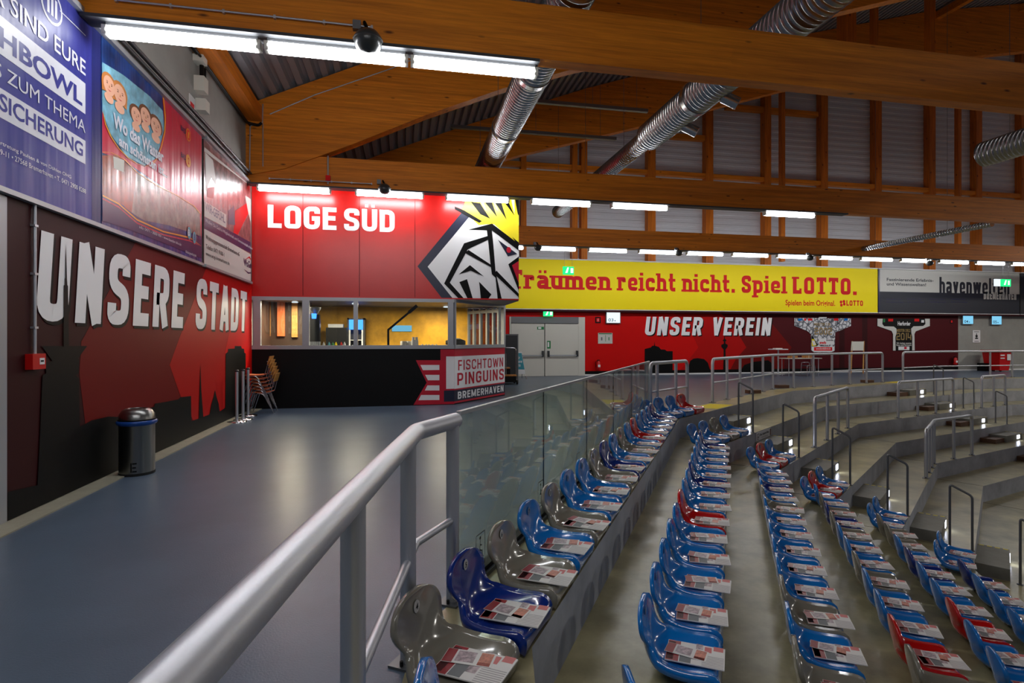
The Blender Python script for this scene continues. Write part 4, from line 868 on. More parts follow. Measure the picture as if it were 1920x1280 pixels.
# bent reading lamp
ba = inK(728, 643, 13.75); p1 = inK(728, 618, 13.75); p2 = inK(782, 573, 13.75)
dl = thing('desk_lamp', 'black angled lamp arm on the kiosk counter in the widest window', 'lamp', (ba.x, 13.75, zt0))
m = M(); m.lathe([(.2, 0), (.2, .025), (.05, .04)], (ba.x, 13.75, zt0), 20); build('base', m, 'black', dl)
m = M(); m.bar((ba.x, 13.75, zt0), (p1.x, 13.75, p1.z), .05, .05); build('stand', m, 'black', dl)
m = M(); m.bar((p1.x - .01, 13.75, p1.z - .01), (p2.x, 13.75, p2.z), .07, .05); m.bar((p2.x - .2, 13.75, p2.z - .17), (p2.x, 13.75, p2.z + .0), .09, .08); build('arm', m, 'black', dl)
# crockery
def small(u, y, prof, mt, name, label, cat, group=None, seg=14):
    x = inK(u, 640, y).x; m = M(); m.lathe(prof, (x, y, zt0), seg); return tag(build(name, m, mt), label, cat, group)
for j, u in enumerate((757, 768)):
    for k in range(2): pass
    small(u, 14.0, [(.085, 0), (.085, .18), (.07, .19)], 'offwhite', 'plate_stack', '%s stack of white plates on the kiosk counter' % ['left', 'right'][j], 'plates', 'plate stacks')
for j, u in enumerate((775, 781)): small(u, 13.85, [(.045, 0), (.045, .2), (.03, .24), (.034, .29)], 'white', 'thermos_jug', '%s white thermos jug right of the plates' % ['left', 'right'][j], 'jug', 'thermos jugs')
for j, u in enumerate((792, 799, 804, 811, 818)): small(u, 13.9, [(.035, 0), (.04, .07), (.03, .075), (.02, .11)], 'white', 'sugar_pot', '%s small white pot from the left near the right end of the window' % ['first', 'second', 'third', 'fourth', 'fifth'][j], 'pot', 'small white pots')
for j, (u, mt) in enumerate(((607, 'offwhite'), (617, 'teal'), (624, 'green'), (630, 'yellow'), (640, 'red_plastic'), (646, 'white'))): small(u, 13.95, [(.028, 0), (.028, .12), (.012, .15), (.014, .17)], mt, 'syrup_bottle', 'small %s bottle on the bar in the second kiosk window' % ['cream', 'teal', 'green', 'yellow', 'red', 'white'][j], 'bottle', 'small bottles in the second window')
for j in range(6): small(581 + j * 3.6, 13.8, [(.02, 0), (.026, .18)], 'alu', 'drinking_glass', '%s tall glass from the left at the lower left of the second kiosk window' % ['first', 'second', 'third', 'fourth', 'fifth', 'sixth'][j], 'glass', 'tall glasses')
for j in range(8): small(508 + j * 5, 13.75, [(.03, 0), (.032, .05)], 'white', 'espresso_cup', '%s small white cup from the left at the sill of the first kiosk window' % ['first', 'second', 'third', 'fourth', 'fifth', 'sixth', 'seventh', 'eighth'][j], 'cup', 'small white cups')
a = inK(699, 643, 13.8); m = M(); m.box(a.x - .12, a.x + .12, 13.7, 13.9, zt0, zt0 + .07); tag(build('napkin_box', m, 'red_plastic'), 'flat red box on the kiosk counter', 'box')
cf = thing('chafing_dish', 'dark round chafing dish behind the angled kiosk window', 'dish', (1.35, 14.3, zt0))
m = M(); m.lathe([(.2, .08), (.26, .1), (.26, .2), (.1, .26), (0, .27)], (1.35, 14.3, zt0), 20); build('pan', m, 'darkgrey', cf)
m = M()
for q in (-.15, .15): m.box(1.35 + q - .01, 1.35 + q + .01, 14.29, 14.31, zt0, zt0 + .1)
build('leg', m, 'galv', cf)
m = M(); a, b = inK(735, 621, 16.85), inK(772, 610, 16.85); m.box(a.x, b.x, 16.86, 16.89, a.z, b.z); w_ = build('wall_sign', m, 'screen'); tag(w_, 'small pale blue sign on the golden wall inside the kiosk', 'sign')
# ---------------------------------------------------------------- far wall
FY = 23.15; FW = Plane((0, FY), (1, 0), (0, -1)); fu = lambda u, v: FW.uv(u, v)
xE = fu(1796, 600)[0]
m = M(); m.box(WX, 38, FY, FY + .3, -.3, 3.0); m.box(WX, 38, FY + .1, FY + .3, 3.0, 5.0); struct('wall_back', m, 'concrete')
dx0, dx1, dz = fu(955, 650)[0], fu(1096, 650)[0], fu(1020, 594)[1]
s = Sign(FW, .0); x0 = 2.0
s.board(x0, dx0, .0, 2.9, 'mural_red3', .01); s.h = 0; s.board(dx0, dx1, dz, 2.9, 'mural_red3', .01); s.h = 0; s.board(dx1, xE, 0, 2.9, 'mural_red3', .01)
def Fp(pts, mt, l): s.poly([fu(x, y) for x, y in pts], mt, l)
Fp([(1262, 586), (1290, 610), (1309, 651), (1290, 676), (1270, 700), (1500, 700), (1500, 586)], 'mural_red2', 1)
Fp([(1350, 586), (1375, 610), (1399, 651), (1380, 672), (1365, 700), (1500, 700), (1500, 586)], 'mural_red1', 2)
s.poly([fu(1433, 589), fu(1484, 651), fu(1470, 676), (fu(1470, 690)[0], 0), (xE, 0), (xE, 2.9), fu(1433, 583)], 'maroon', 3)
Fp([(1452, 700), (1452, 660), (1433, 640), (1400, 651), (1433, 589), (1484, 651), (1470, 676), (1455, 700)], 'mural_red1', 3)
s.poly([(dx1, 0.0), (xE, 0.0), (xE, .2), (dx1, .2)], 'mural_black', 5)
Fp([(1208.5, 703), (1208.5, 654), (1220, 651), (1223, 648), (1226, 648), (1227, 640), (1228, 648), (1235, 650), (1239, 655), (1246, 655), (1250, 658), (1261, 658), (1261, 703)], 'mural_black', 6)
Fp([(1286, 702), (1294, 676), (1300, 672), (1308, 671), (1320, 673), (1327, 680), (1330, 690), (1335, 702)], 'mural_black', 6)
Fp([(1355.5, 702), (1356.5, 655), (1352, 650), (1352, 646), (1357, 644), (1357, 640), (1354.5, 638), (1357.5, 635), (1358, 612), (1359, 635), (1362, 638), (1359.5, 640), (1360, 644), (1364, 646), (1364, 650), (1360, 655), (1361, 702)], 'mural_black', 6)
Fp([(1385, 700), (1395, 684), (1412, 678), (1440, 675), (1446, 680), (1452, 700)], 'mural_black', 6)
a, b = fu(1208, 628); s.letters('UNSER VEREIN', a, fu(1320, 628.5)[1], fu(1447, 628)[0], fu(1320, 594.5)[1] - fu(1320, 628.5)[1], 'mural_white', 7, t=.19, W=.5, shear=.13, gap=.13, shadow=(.05, -.05, 'mural_black'))
for u, w_ in ((1578, .3), (1621, .3)):
    a = fu(u, 640)[0]; s.poly([(a - w_ / 2, .0), (a + w_ / 2, .0), (a + w_ / 2, 2.9), (a - w_ / 2, 2.9)], 'mural_dark', 4)
o = s.done('trim_mural_back'); o['kind'] = 'structure'
m = M(); m.box(dx1, 38, FY - .03, FY, 0, .06); struct('baseboard_back', m, 'white')
m = M(); m.box(x0, 38, FY - .25, FY + .02, 2.8, 2.885); struct('trim_lintel', m, 'mural_dark')
# double door
D = struct('door_2', (lambda m: (m.box(dx0, dx1, FY + .0, FY + .02, 0, dz), m)[1])(M()), 'offwhite')
m = M(); m.box(dx0, dx0 + .06, FY - .06, FY, 0, dz); m.box(fu(1084, 650)[0], dx1, FY - .06, FY, 0, dz); m.box(dx0 + .06, fu(1084, 650)[0], FY - .07, FY, fu(1020, 606)[1], dz, 1); build('door_frame', m, ['offwhite', 'grey'], D)
for ua, ub in ((958, 1020), (1021.5, 1084)):
    a, b = fu(ua, 650)[0], fu(ub, 650)[0]; lf = build('door_leaf', (lambda m: (m.box(a, b, FY - .05, FY - .005, .01, fu(1020, 607)[1]), m)[1])(M()), 'offwhite', D)
    z = fu(1020, 666)[1]; m = M(); m.box(a + .12, b - .06, FY - .15, FY - .11, z - .025, z + .025); m.box(a + .1, a + .18, FY - .15, FY - .05, z - .06, z + .2, 1); m.box(b - .12, b - .04, FY - .15, FY - .05, z - .06, z + .2, 1); build('push_bar', m, ['alu', 'darkgrey'], lf)
for u, v, w_, h_, lb in ((1013, 615, .3, .12, 'small green escape sign on the left door leaf'), (1028.5, 646, .16, .34, 'green pictogram sign on the right door leaf')):
    a, b = fu(u, v); m = M(); m.box(a - w_ / 2, a + w_ / 2, FY - .06, FY - .052, b - h_ / 2, b + h_ / 2); m.box(a - w_ * .35, a + w_ * .1, FY - .064, FY - .06, b - h_ * .3, b + h_ * .35, 1); tag(build('door_sign', m, ['green', 'white']), lb, 'sign', 'green signs on the double door')
# exit sign over the door, hanging exit signs
def exitsign(u, v, y, label, wd=.42, ht=.24, wires=0):
    p = onY(u, v, y); root = thing('exit_sign', label, 'exit sign', tuple(p), 'illuminated exit signs'); pl_ = Plane((p.x, y), (1, 0), (0, -1))
    m = M(); m.box(p.x - wd / 2, p.x + wd / 2, y, y + .06, p.z - ht / 2, p.z + ht / 2); build('sign_case', m, 'exit_green', root)
    s = Sign(pl_, .002); s.poly([(-wd * .3, -ht * .3 + p.z), (-wd * .1, -ht * .3 + p.z), (wd * .02, ht * .3 + p.z), (-wd * .12, ht * .34 + p.z)], 'exit_white', 1); s.poly([(.08, p.z - ht * .3), (.18, p.z - ht * .3), (.18, p.z + ht * .3), (.08, p.z + ht * .3)], 'exit_white', 1); s.disc(-.02, p.z + ht * .3, .03, 'exit_white', 1, 8)
    build('pictogram', s, s.names, root)
    if wires:
        m = M()
        for q in (-.15, .15): m.tube([(p.x + q, y + .03, p.z + ht / 2), (p.x + q, y + .03, wires)], .004, 4)
        build('hanger_wire', m, 'galv', root)
    return root
exitsign(1028, 587.5, 22.95, 'green lit exit sign right above the double door')
exitsign(1066, 507, 19.68, 'green lit exit sign hanging on wires before the word on the yellow banner', .42, .3, 5.07)
ES = exitsign(1887, 530, 19.68, 'green lit exit sign hanging before the harbour banner', .5, .32, 5.07)
p = onY(1877, 530, 19.8); m = M(); m.box(p.x - .42, p.x + .05, 19.76, 19.79, p.z - .16, p.z + .16); build('lit_panel', m, 'screen_white', ES)
# monitors with block numbers
def monitor(u0, v0, u1, v1, txt, label, mt):
    a, b = fu(u0, v1); c, d_ = fu(u1, v0); root = thing('block_monitor', label, 'screen', ((a + c) / 2, FY - .1, b), 'block number screens')
    m = M(); m.box(a - .03, c + .03, FY - .1, FY - .01, b - .03, d_ + .03); build('screen_case', m, 'grey', root)
    s = Sign(FW, .102); s.poly([(a, b), (c, b), (c, d_), (a, d_)], mt, 0); w_ = c - a; h_ = d_ - b
    s.text(txt, a + w_ * .12, b + h_ * .12, a + w_ * .5, h_ * .32, 'teal' if mt == 'screen_white' else 'ad_navy', 2, .01); s.disc(a + w_ * .62, b + h_ * .2, h_ * .06, 'ad_navy', 2, 8)
    build('display', s, s.names, root)
monitor(1136, 586, 1161, 605, '03', 'white screen showing block 03 on the bright red wall', 'screen_white')
monitor(1802, 591, 1821, 607, '04', 'blue lit screen showing block 04 on the concrete wall', 'screen')
monitor(1856, 591, 1874, 608, '05', 'blue lit screen showing block 05 at the right end of the concrete wall', 'screen')
def plate(u0, v0, u1, v1, mts, name, label, cat, inner=()):
    a, b = fu(u0, v1); c, d_ = fu(u1, v0); s = Sign(FW, .012); s.board(a, c, b, d_, mts, .015); w_, h_ = c - a, d_ - b
    for x0, y0, x1, y1, mm in inner: s.poly([(a + w_ * x0, b + h_ * y0), (a + w_ * x1, b + h_ * y0), (a + w_ * x1, b + h_ * y1), (a + w_ * x0, b + h_ * y1)], mm, 1)
    o = s.done(name); return tag(o, label, cat)
plate(1116, 594, 1126, 605.5, 'black', 'fire_call_box', 'small black framed red fire sign left of screen 03', 'sign', [(.2, .2, .8, .8, 'lotto_red'), (.45, .3, .55, .7, 'white')])
plate(1121, 624, 1148, 644, 'offwhite', 'evacuation_plan', 'white escape plan in a thin frame below screen 03', 'plan', [(.05, .88, .95, .97, 'green'), (.1, .1, .45, .75, 'haven_light'), (.2, .3, .3, .6, 'grey'), (.5, .2, .53, .8, 'green'), (.6, .15, .9, .75, 'haven_light'), (.72, .3, .78, .6, 'green')])
plate(1781, 599, 1786, 606, 'black', 'fire_call_box', 'tiny black framed red sign on the dark wall by the concrete edge', 'sign', [(.2, .2, .8, .8, 'lotto_red')])
plate(1823, 619, 1837, 642, 'white', 'warning_notice', 'white warning notice with a triangle on the concrete wall', 'notice', [(.15, .85, .85, .9, 'grey'), (.45, .4, .55, .75, 'black'), (.3, .3, .7, .4, 'black'), (.35, .45, .65, .6, 'black'), (.2, .08, .8, .13, 'grey')])
# fire extinguishers
for u, v0, v1, lb in ((1120, 674, 692, 'red fire extinguisher on the bright red wall'), (1786, 668, 683, 'red fire extinguisher on the dark wall next to the concrete')):
    a, b = fu(u, v1); h_ = fu(u, v0)[1] - b; root = thing('fire_extinguisher', lb, 'fire extinguisher', (a, FY - .15, b), 'fire extinguishers on the back wall')
    m = M(); m.lathe([(.08, 0), (.09, .02), (.09, h_ * .75), (.04, h_ * .86), (.03, h_ * .9)], (a, FY - .13, b), 14); build('cylinder', m, 'red_plastic', root)
    m = M(); m.box(a - .05, a + .05, FY - .16, FY - .1, b + h_ * .9, b + h_); build('valve', m, 'black', root)
    m = M(); m.tube(fillet([(a - .03, FY - .14, b + h_ * .92), (a - .14, FY - .14, b + h_ * .8), (a - .12, FY - .14, b + .1)], .06, 3), .014, 6); build('hose', m, 'black', root)
    m = M(); m.box(a - .05, a + .06, FY - .225, FY - .222, b + h_ * .25, b + h_ * .5); build('label_plate', m, 'white', root)
# ---------------------------------------------------------------- banners on the far wall
def fbanner(u0, u1, mt, label):
    a = fu(u0, 540)[0] if u0 else 1.5; c = fu(u1, 540)[0]; root = thing('wall_banner', label, 'banner', (a, FY - .05, 2.9), 'advertising banners on the back wall')
    s = Sign(FW, .05); s.board(a, c, 2.93, 5.07, mt, .012); m = M(); m.box(a, c, FY - .08, FY - .02, 2.875, 2.925); build('bottom_rail', m, 'white', root); m = M(); m.box(a, c, FY - .08, FY - .02, 5.075, 5.12); build('top_rail', m, 'white', root)
    return root, s, a, c
root, s, a, c = fbanner(0, 1643.5, 'yellow', 'long yellow lottery banner with red slogan on the back wall')
H = fu(1010, 508.5)[1] - fu(1010, 543.5)[1]; bz = (fu(1010, 543.5)[1] + fu(1500, 549.5)[1]) / 2
def tw_(txt, ua, ub, H=H): s.letters(txt, fu(ua, 540)[0], bz, fu(ub, 540)[0], H, 'lotto_red', 2, t=.215, W=.6, slab=True, gap=.15)
tw_('Träumen', 958, 1143); tw_('reicht', 1158, 1265); tw_('nicht.', 1279, 1376); tw_('Spiel', 1389, 1472); tw_('LOTTO.', 1485, 1604)
q0, q1 = fu(1471, 572), fu(1564, 572.5); s.text('Spielen beim Original.', q0[0], q0[1], q1[0], .26, 'lotto_red', 2, .02)
q0, q1 = fu(1585, 573), fu(1616, 573); s.letters('LOTTO', q0[0], q0[1], q1[0], .26, 'lotto_red', 2, t=.24, W=.7, gap=.15)
q = fu(1578, 568.5)
for dx, dz_ in ((-.09, .06), (.07, .09), (-.07, -.09), (.09, -.04)): s.disc(q[0] + dx, q[1] + dz_, .075, 'lotto_red', 2, 10)
s.done('printed_sheet', root)
root, s, a, c = fbanner(1645, 1909, 'haven_dark', 'harbour attractions banner, light above and dark blue below')
zs = fu(1700, 547.5)[1]; s.poly([(a + .05, zs), (c, zs), (c, 5.06), (a + .05, 5.06)], 'haven_light', 1); s.poly([(a, 2.94), (a + .08, 2.94), (a + .08, 5.06), (a, 5.06)], 'ad_navy', 2)
def ht(txt, u0, u1, v, hp, mt='haven_dark', l=3, bold=.02): q0, q1 = fu(u0, v), fu(u1, v); s.text(txt, q0[0], q0[1], q1[0], hp, mt, l, bold)
ht('Faszinierende Erlebnis-', 1660.5, 1748, 526.5, .15); ht('und Wissenswelten!', 1660.5, 1734, 535, .15)
q0, q1 = fu(1759, 547.5), fu(1890, 547.5); Hh = fu(1762, 518.5)[1] - zs
s.letters('havenwelten', q0[0], zs - .07, q1[0], Hh + .05, 'haven_dark', 3, t=.17, W=.42, gap=.09, clipb=zs - .01)
q0, q1 = fu(1842, 561), fu(1903, 561); s.letters('BREMERHAVEN', q0[0], fu(1842, 561)[1], q1[0], .38, 'haven_light', 3, t=.23, W=.5, gap=.12)
for u in (1660, 1699, 1741, 1781):
    q = fu(u, 562); s.text('Klimahaus Zoo', q[0], q[1], q[0] + .9, .08, 'ad_navy', 2); s.text('Auswandererhaus', q[0], q[1] - .14, q[0] + 1.0, .08, 'ad_navy', 2)
s.done('printed_sheet', root)
root, s, a, c = fbanner(1911, 2010, 'darkgrey', 'dark grey banner cut off at the right picture edge')
s.poly([(a, 4.0), (c, 4.0), (c, 5.05), (a, 5.05)], 'haven_dark', 1); s.done('printed_sheet', root)
# ---------------------------------------------------------------- jersey boards
m_ = bpy.data.materials.new('jersey_pattern'); m_.use_nodes = True; N = m_.node_tree.nodes; Lk = m_.node_tree.links
tc = N.new('ShaderNodeTexCoord'); nz = N.new('ShaderNodeTexNoise'); nz.inputs['Scale'].default_value = 3; vo = N.new('ShaderNodeTexVoronoi'); vo.feature = 'DISTANCE_TO_EDGE'; vo.inputs['Scale'].default_value = 5
ad = N.new('ShaderNodeVectorMath'); ad.operation = 'MULTIPLY_ADD'; ad.inputs[1].default_value = (.25, .25, .25); Lk.new(tc.outputs['Object'], nz.inputs['Vector']); Lk.new(nz.outputs[1], ad.inputs[0]); Lk.new(tc.outputs['Object'], ad.inputs[2]); Lk.new(ad.outputs[0], vo.inputs['Vector'])
rr = N.new('ShaderNodeValToRGB'); rr.color_ramp.elements[0].color = (.05, .06, .08, 1); rr.color_ramp.elements[0].position = .02; rr.color_ramp.elements[1].color = (.68, .68, .7, 1); rr.color_ramp.elements[1].position = .2
Lk.new(vo.outputs[0], rr.inputs[0]); Lk.new(rr.outputs[0], N['Principled BSDF'].inputs['Base Color']); MATS['jersey_pattern'] = m_
mat('gold', (150, 125, 75), .4)
def j1(pts, mt, l): s.poly([fu(1400 + x / 6.4, 560 + y / 6.4) for x, y in pts], mt, l)
s = Sign(FW, .03); out = [(568, 230), (860, 230), (865, 218), (950, 218), (955, 235), (1243, 235), (1243, 325), (1055, 405), (1048, 575), (1048, 622), (1012, 640), (805, 640), (770, 620), (768, 425), (720, 385), (568, 325)]
P = [FW.P(*fu(1400 + x / 6.4, 560 + y / 6.4), .012) for x, y in out]; s.solid(P, FW.n * .03, s.mi('jersey_pattern')); s.h = .042
for x0, x1, mm in ((610, 658, 'blue_light'), (682, 706, 'lotto_red'), (728, 782, 'lotto_red'), (1038, 1092, 'lotto_red'), (1160, 1205, 'blue_light')): j1([(x0, 235), (x1, 235), (x1, 262), (x0, 262)], mm, 1)
j1([(860, 218), (955, 218), (950, 236), (866, 236)], 'white', 1)
j1([(860, 475), (1040, 475), (1040, 550), (860, 550)], 'white', 1); j1([(772, 572), (1046, 572), (1046, 620), (1012, 638), (805, 638), (772, 618)], 'white', 1); j1([(800, 580), (1018, 580), (1018, 622), (800, 622)], 'lotto_red', 2)
j1([(770, 430), (848, 552), (815, 572), (770, 572)], 'black', 1); j1([(772, 480), (800, 485), (830, 555), (812, 566), (772, 566)], 'crest_yellow', 2); j1([(775, 500), (805, 505), (825, 552), (790, 560)], 'white', 3)
def jt(txt, x0, x1, y, h_, mm, l=4, bold=.02, st=False):
    q0, q1 = fu(1400 + x0 / 6.4, 560 + y / 6.4), fu(1400 + x1 / 6.4, 560 + y / 6.4)
    (s.letters(txt, q0[0], q0[1], q1[0], h_, mm, l, t=.17, W=.6, gap=.14) if st else s.text(txt, q0[0], q0[1], q1[0], h_, mm, l, bold))
jt('2002', 805, 1015, 430, .34, 'gold', st=True); jt('MEISTER 2.BL', 800, 1005, 320, .13, 'gold'); jt('Enordia', 948, 1030, 505, .1, 'black'); jt('swb', 866, 945, 540, .13, 'lotto_red', 4, .04); jt('www.EnordiaStrom.de', 822, 998, 608, .09, 'white')
tag(s.done('jersey_board'), 'white and grey patterned jersey shaped board reading 2002 on the dark wall', 'jersey board', 'jersey boards on the back wall')
def j2(pts, mt, l): s.poly([fu(1640 + x / 5.818, 480 + y / 5.818) for x, y in pts], mt, l)
s = Sign(FW, .03); out = [(22, 683), (593, 683), (593, 762), (440, 820), (425, 850), (428, 1028), (192, 1030), (192, 850), (175, 815), (22, 762)]
P = [FW.P(*fu(1640 + x / 5.818, 480 + y / 5.818), .012) for x, y in out]; s.solid(P, FW.n * .03, s.mi('black')); s.h = .042
for q in ([(22, 683), (80, 683), (75, 740), (95, 765), (200, 768), (228, 790), (232, 830), (218, 880), (220, 1030), (192, 1030), (192, 850), (175, 815), (22, 762)], [(593, 683), (540, 683), (545, 740), (520, 762), (415, 765), (390, 790), (392, 840), (402, 880), (400, 1028), (428, 1028), (425, 850), (440, 820), (593, 762)]): j2(q, 'haven_light', 1)
j2([(85, 683), (105, 683), (105, 722), (85, 722)], 'green', 2)
for x0 in (140, 425): j2([(x0, 683), (x0 + 52, 683), (x0 + 52, 712), (x0, 712)], 'lotto_red', 2)
j2([(500, 697), (530, 697), (530, 725), (500, 725)], 'white', 2); j2([(250, 985), (370, 985), (370, 1024), (250, 1024)], 'white', 2); j2([(313, 988), (340, 988), (340, 1014), (313, 1014)], 'club_red', 3)
def jt2(txt, x0, x1, y, h_, mm, st=False):
    q0, q1 = fu(1640 + x0 / 5.818, 480 + y / 5.818), fu(1640 + x1 / 5.818, 480 + y / 5.818)
    (s.letters(txt, q0[0], q0[1], q1[0], h_, mm, 4, t=.15, W=.6, gap=.14) if st else s.text(txt, q0[0], q0[1], q1[0], h_, mm, 4, .03))
jt2('Herforder', 242, 382, 755, .2, 'white'); jt2('MEISTER DEL2', 230, 380, 825, .14, 'gold'); jt2('2014', 228, 390, 915, .36, 'gold', True); jt2('Wir danken unseren', 228, 390, 957, .08, 'haven_light'); jt2('Fans und Partnern', 228, 390, 978, .08, 'haven_light')
tag(s.done('jersey_board'), 'black jersey shaped board reading 2014 on the dark wall', 'jersey board', 'jersey boards on the back wall')
# ---------------------------------------------------------------- furniture at the far wall
fl = lambda u, v: onZ(u, v, 0)
# small high table with papers
x = onY(1459, 650, 22.3).x; root = thing('high_table', 'white round bistro table in front of the dark red wall', 'table', (x, 22.3, 0)); zt1 = onY(1459, 654, 22.3).z
m = M(); m.lathe([(.42, zt1 - .03), (.42, zt1)], (x, 22.3, 0), 24); build('tabletop', m, 'white', root); m = M(); m.tube([(x, 22.3, .02), (x, 22.3, zt1 - .03)], .035, 10); build('column', m, 'steel', root); m = M(); m.lathe([(.28, 0), (.26, .02), (.03, .04)], (x, 22.3, 0), 20); build('base', m, 'steel', root)
m = M(); m.box(x - .2, x + .15, 22.2, 22.4, zt1 + .001, zt1 + .04); tag(build('paper_pile', m, 'paper'), 'flat pile of papers on the white bistro table', 'papers')
a = onY(1468, 671, 21.3); b = onY(1532, 671, 21.3); zt2 = a.z; root = thing('folding_table', 'low grey topped table behind the bent concourse railing', 'table', ((a.x + b.x) / 2, 21.3, 0))
m = M(); m.box(a.x, b.x, 21.0, 21.6, zt2 - .03, zt2); build('tabletop', m, 'offwhite', root)
for xx in (a.x + .12, b.x - .12):
    for yy in (21.08, 21.52): m = M(); m.tube([(xx, yy, 0), (xx, yy, zt2 - .03)], .016, 8); build('leg', m, 'steel', root)
for xx, w_, lb in ((a.x + .5, .32, 'left'), (b.x - .5, .3, 'right')):
    m = M(); m.box(xx - w_ / 2, xx + w_ / 2, 21.2, 21.45, zt2 + .001, zt2 + .16); m.box(xx - .012, xx + .012, 21.199, 21.451, zt2 + .01, zt2 + .161, 1); tag(build('cardboard_box', m, ['plain_wood', 'offwhite']), '%s brown cardboard box on the low table' % lb, 'box', 'cardboard boxes on the low table')
xx = (a.x + b.x) / 2; root = thing('metal_chair', 'dark chair with chrome legs standing at the low table', 'chair', (xx, 20.9, 0))
m = M(); m.box(xx - .2, xx + .2, 20.6, 21.0, .44, .47); build('seat', m, 'darkgrey', root); m = M(); m.tube(fillet([(xx - .22, 20.6, 0), (xx - .19, 20.64, .47), (xx + .19, 20.64, .47), (xx + .22, 20.6, 0)], .05, 3), .014, 7); build('leg', m, 'chrome', root); m = M(); m.tube(fillet([(xx - .22, 21.0, 0), (xx - .19, 20.97, .6), (xx + .19, 20.97, .6), (xx + .22, 21.0, 0)], .05, 3), .014, 7); build('leg', m, 'chrome', root)
# easel
q = [fu(1595, 676), fu(1620, 676), fu(1623, 640), fu(1599, 640)]; xe = onY(1607, 650, 22.3).x
root = thing('easel', 'wooden easel with a pale board in front of the dark wall', 'easel', (xe, 22.3, 0)); za_, zb2 = onY(1600, 657, 22.2).z, onY(1600, 640, 22.2).z
m = M(); P = [(xe - .45, 22.16, za_), (xe + .22, 22.16, za_), (xe + .3, 22.22, zb2), (xe - .35, 22.22, zb2)]; m.solid(P, (0, .03, 0)); build('board', m, 'offwhite', root)
for p, q in (((xe - .62, 22.0, 0), (xe - .3, 22.26, zb2 + .02)), ((xe + .05, 22.0, 0), (xe + .34, 22.26, zb2 + .02)), ((xe + .62, 22.6, 0), (xe + .36, 22.28, zb2 + .02)), ((xe - .15, 22.6, 0), (xe - .28, 22.28, zb2 + .02))):
    m = M(); m.bar(p, q, .05, .04); build('leg', m, 'birch', root)
# red wheeled bin
x, y = onY(1869, 680, 22.3).x, 22.3; hb = onY(1868, 656, 22.3).z; root = thing('wheeled_bin', 'red wheeled rubbish bin with a white sticker at the concrete wall', 'bin', (x, y, 0))
m = M(); vs = [(x - .28, y - .35, .06), (x + .28, y - .35, .06), (x + .28, y + .35, .06), (x - .28, y + .35, .06), (x - .38, y - .42, hb - .1), (x + .38, y - .42, hb - .1), (x + .38, y + .42, hb - .1), (x - .38, y + .42, hb - .1)]
m.add(vs, [(3, 2, 1, 0), (4, 5, 6, 7), (0, 1, 5, 4), (1, 2, 6, 5), (2, 3, 7, 6), (3, 0, 4, 7)]); build('body', m, 'red_plastic', root)
m = M(); m.box(x - .45, x + .42, y - .47, y + .45, hb - .1, hb); build('lid', m, 'red_plastic', root)
m = M(); m.box(x + .08, x + .3, y - .43, y - .42, hb - .5, hb - .2); m.box(x - .33, x - .08, y - .43, y - .42, hb - .28, hb - .22); m.box(x - .33, x - .08, y - .43, y - .42, hb - .42, hb - .37); build('sticker', m, 'white', root)
for q in (-.22, .22): m = M(); m.tube([(x + q - .03, y, .07), (x + q + .03, y, .07)], .07, 12); build('wheel', m, 'rubber', root)
x2 = onY(1851, 680, 22.5).x; m = M(); m.box(x2 - .25, x2 + .1, 22.4, 22.8, 0, .4); tag(build('waste_box', m, 'black'), 'small black box left behind the red wheeled bin', 'bin')
# A frame sign, stair trolley, grey cabinet right of the kiosk
fp = fl(972, 711); ys = fp.y; ASP = Plane((0, ys), (1, 0), (0, -1)); root = thing('sandwich_board', 'teal and white sandwich board sign beside the kiosk', 'sign board', (fp.x, ys, 0))
au = lambda u, v: ASP.uv(u, v)
m = M(); P = [ASP.P(*au(u, v)) for u, v in ((960, 701), (985, 701), (978.5, 659.5), (953.5, 659.5))]; m.solid(P, (0, .02, 0)); build('board', m, 'white', root)
s = Sign(ASP, .003); s.poly([au(959, 692), au(983.5, 692.5), au(978, 661.5), au(955, 661.5)], 'teal', 1)
def at(t, u0, u1, v, h_): q0, q1 = au(u0, v), au(u1, v); s.text(t, q0[0], q0[1], q1[0], h_, 'white', 2, .02)
at('Nur für', 961, 975, 673, .13); at('geladene', 961, 979, 680, .13); at('Gäste', 965, 976, 687, .13); build('print', s, s.names, root)
for u0, u1 in ((960, 959), (985, 987)): a = au(u0, 701); b = au(u1, 713); m = M(); m.tube([(a[0], ys, a[1]), (b[0], ys - .05, 0)], .012, 6); build('leg', m, 'chrome', root)
for u0 in (957, 980): a = au(u0, 665); m = M(); m.tube([(a[0], ys + .03, a[1]), (a[0] + .1, ys + .6, 0)], .012, 6); build('leg', m, 'chrome', root)
p = fl(955, 721); x, y = p.x, p.y; root = thing('stair_trolley', 'black step trolley with wooden treads and a chrome handle by the kiosk', 'trolley', (x, y, 0))
m = M(); m.box(x - .35, x + .25, y, y + .7, .08, .3); m.box(x - .35, x + .1, y + .35, y + .7, .3, .55); build('frame', m, 'black', root)
m = M(); m.box(x - .36, x + .27, y - .02, y + .34, .3, .34); m.box(x - .36, x + .1, y + .33, y + .72, .55, .59); build('tread', m, 'plain_wood', root)
m = M(); m.tube(fillet([(x - .1, y + .1, .34), (x - .1, y + .1, 1.1)], 0), .016, 7); m.tube(fillet([(x + .26, y + .1, .1), (x + .26, y + .1, 1.28), (x - .3, y + .1, 1.32)], .08, 4), .018, 8); build('handle', m, 'chrome', root)
for yy in (.1, .6): m = M(); m.tube([(x + .28, y + yy, .08), (x + .33, y + yy, .08)], .08, 12); build('wheel', m, 'rubber', root)
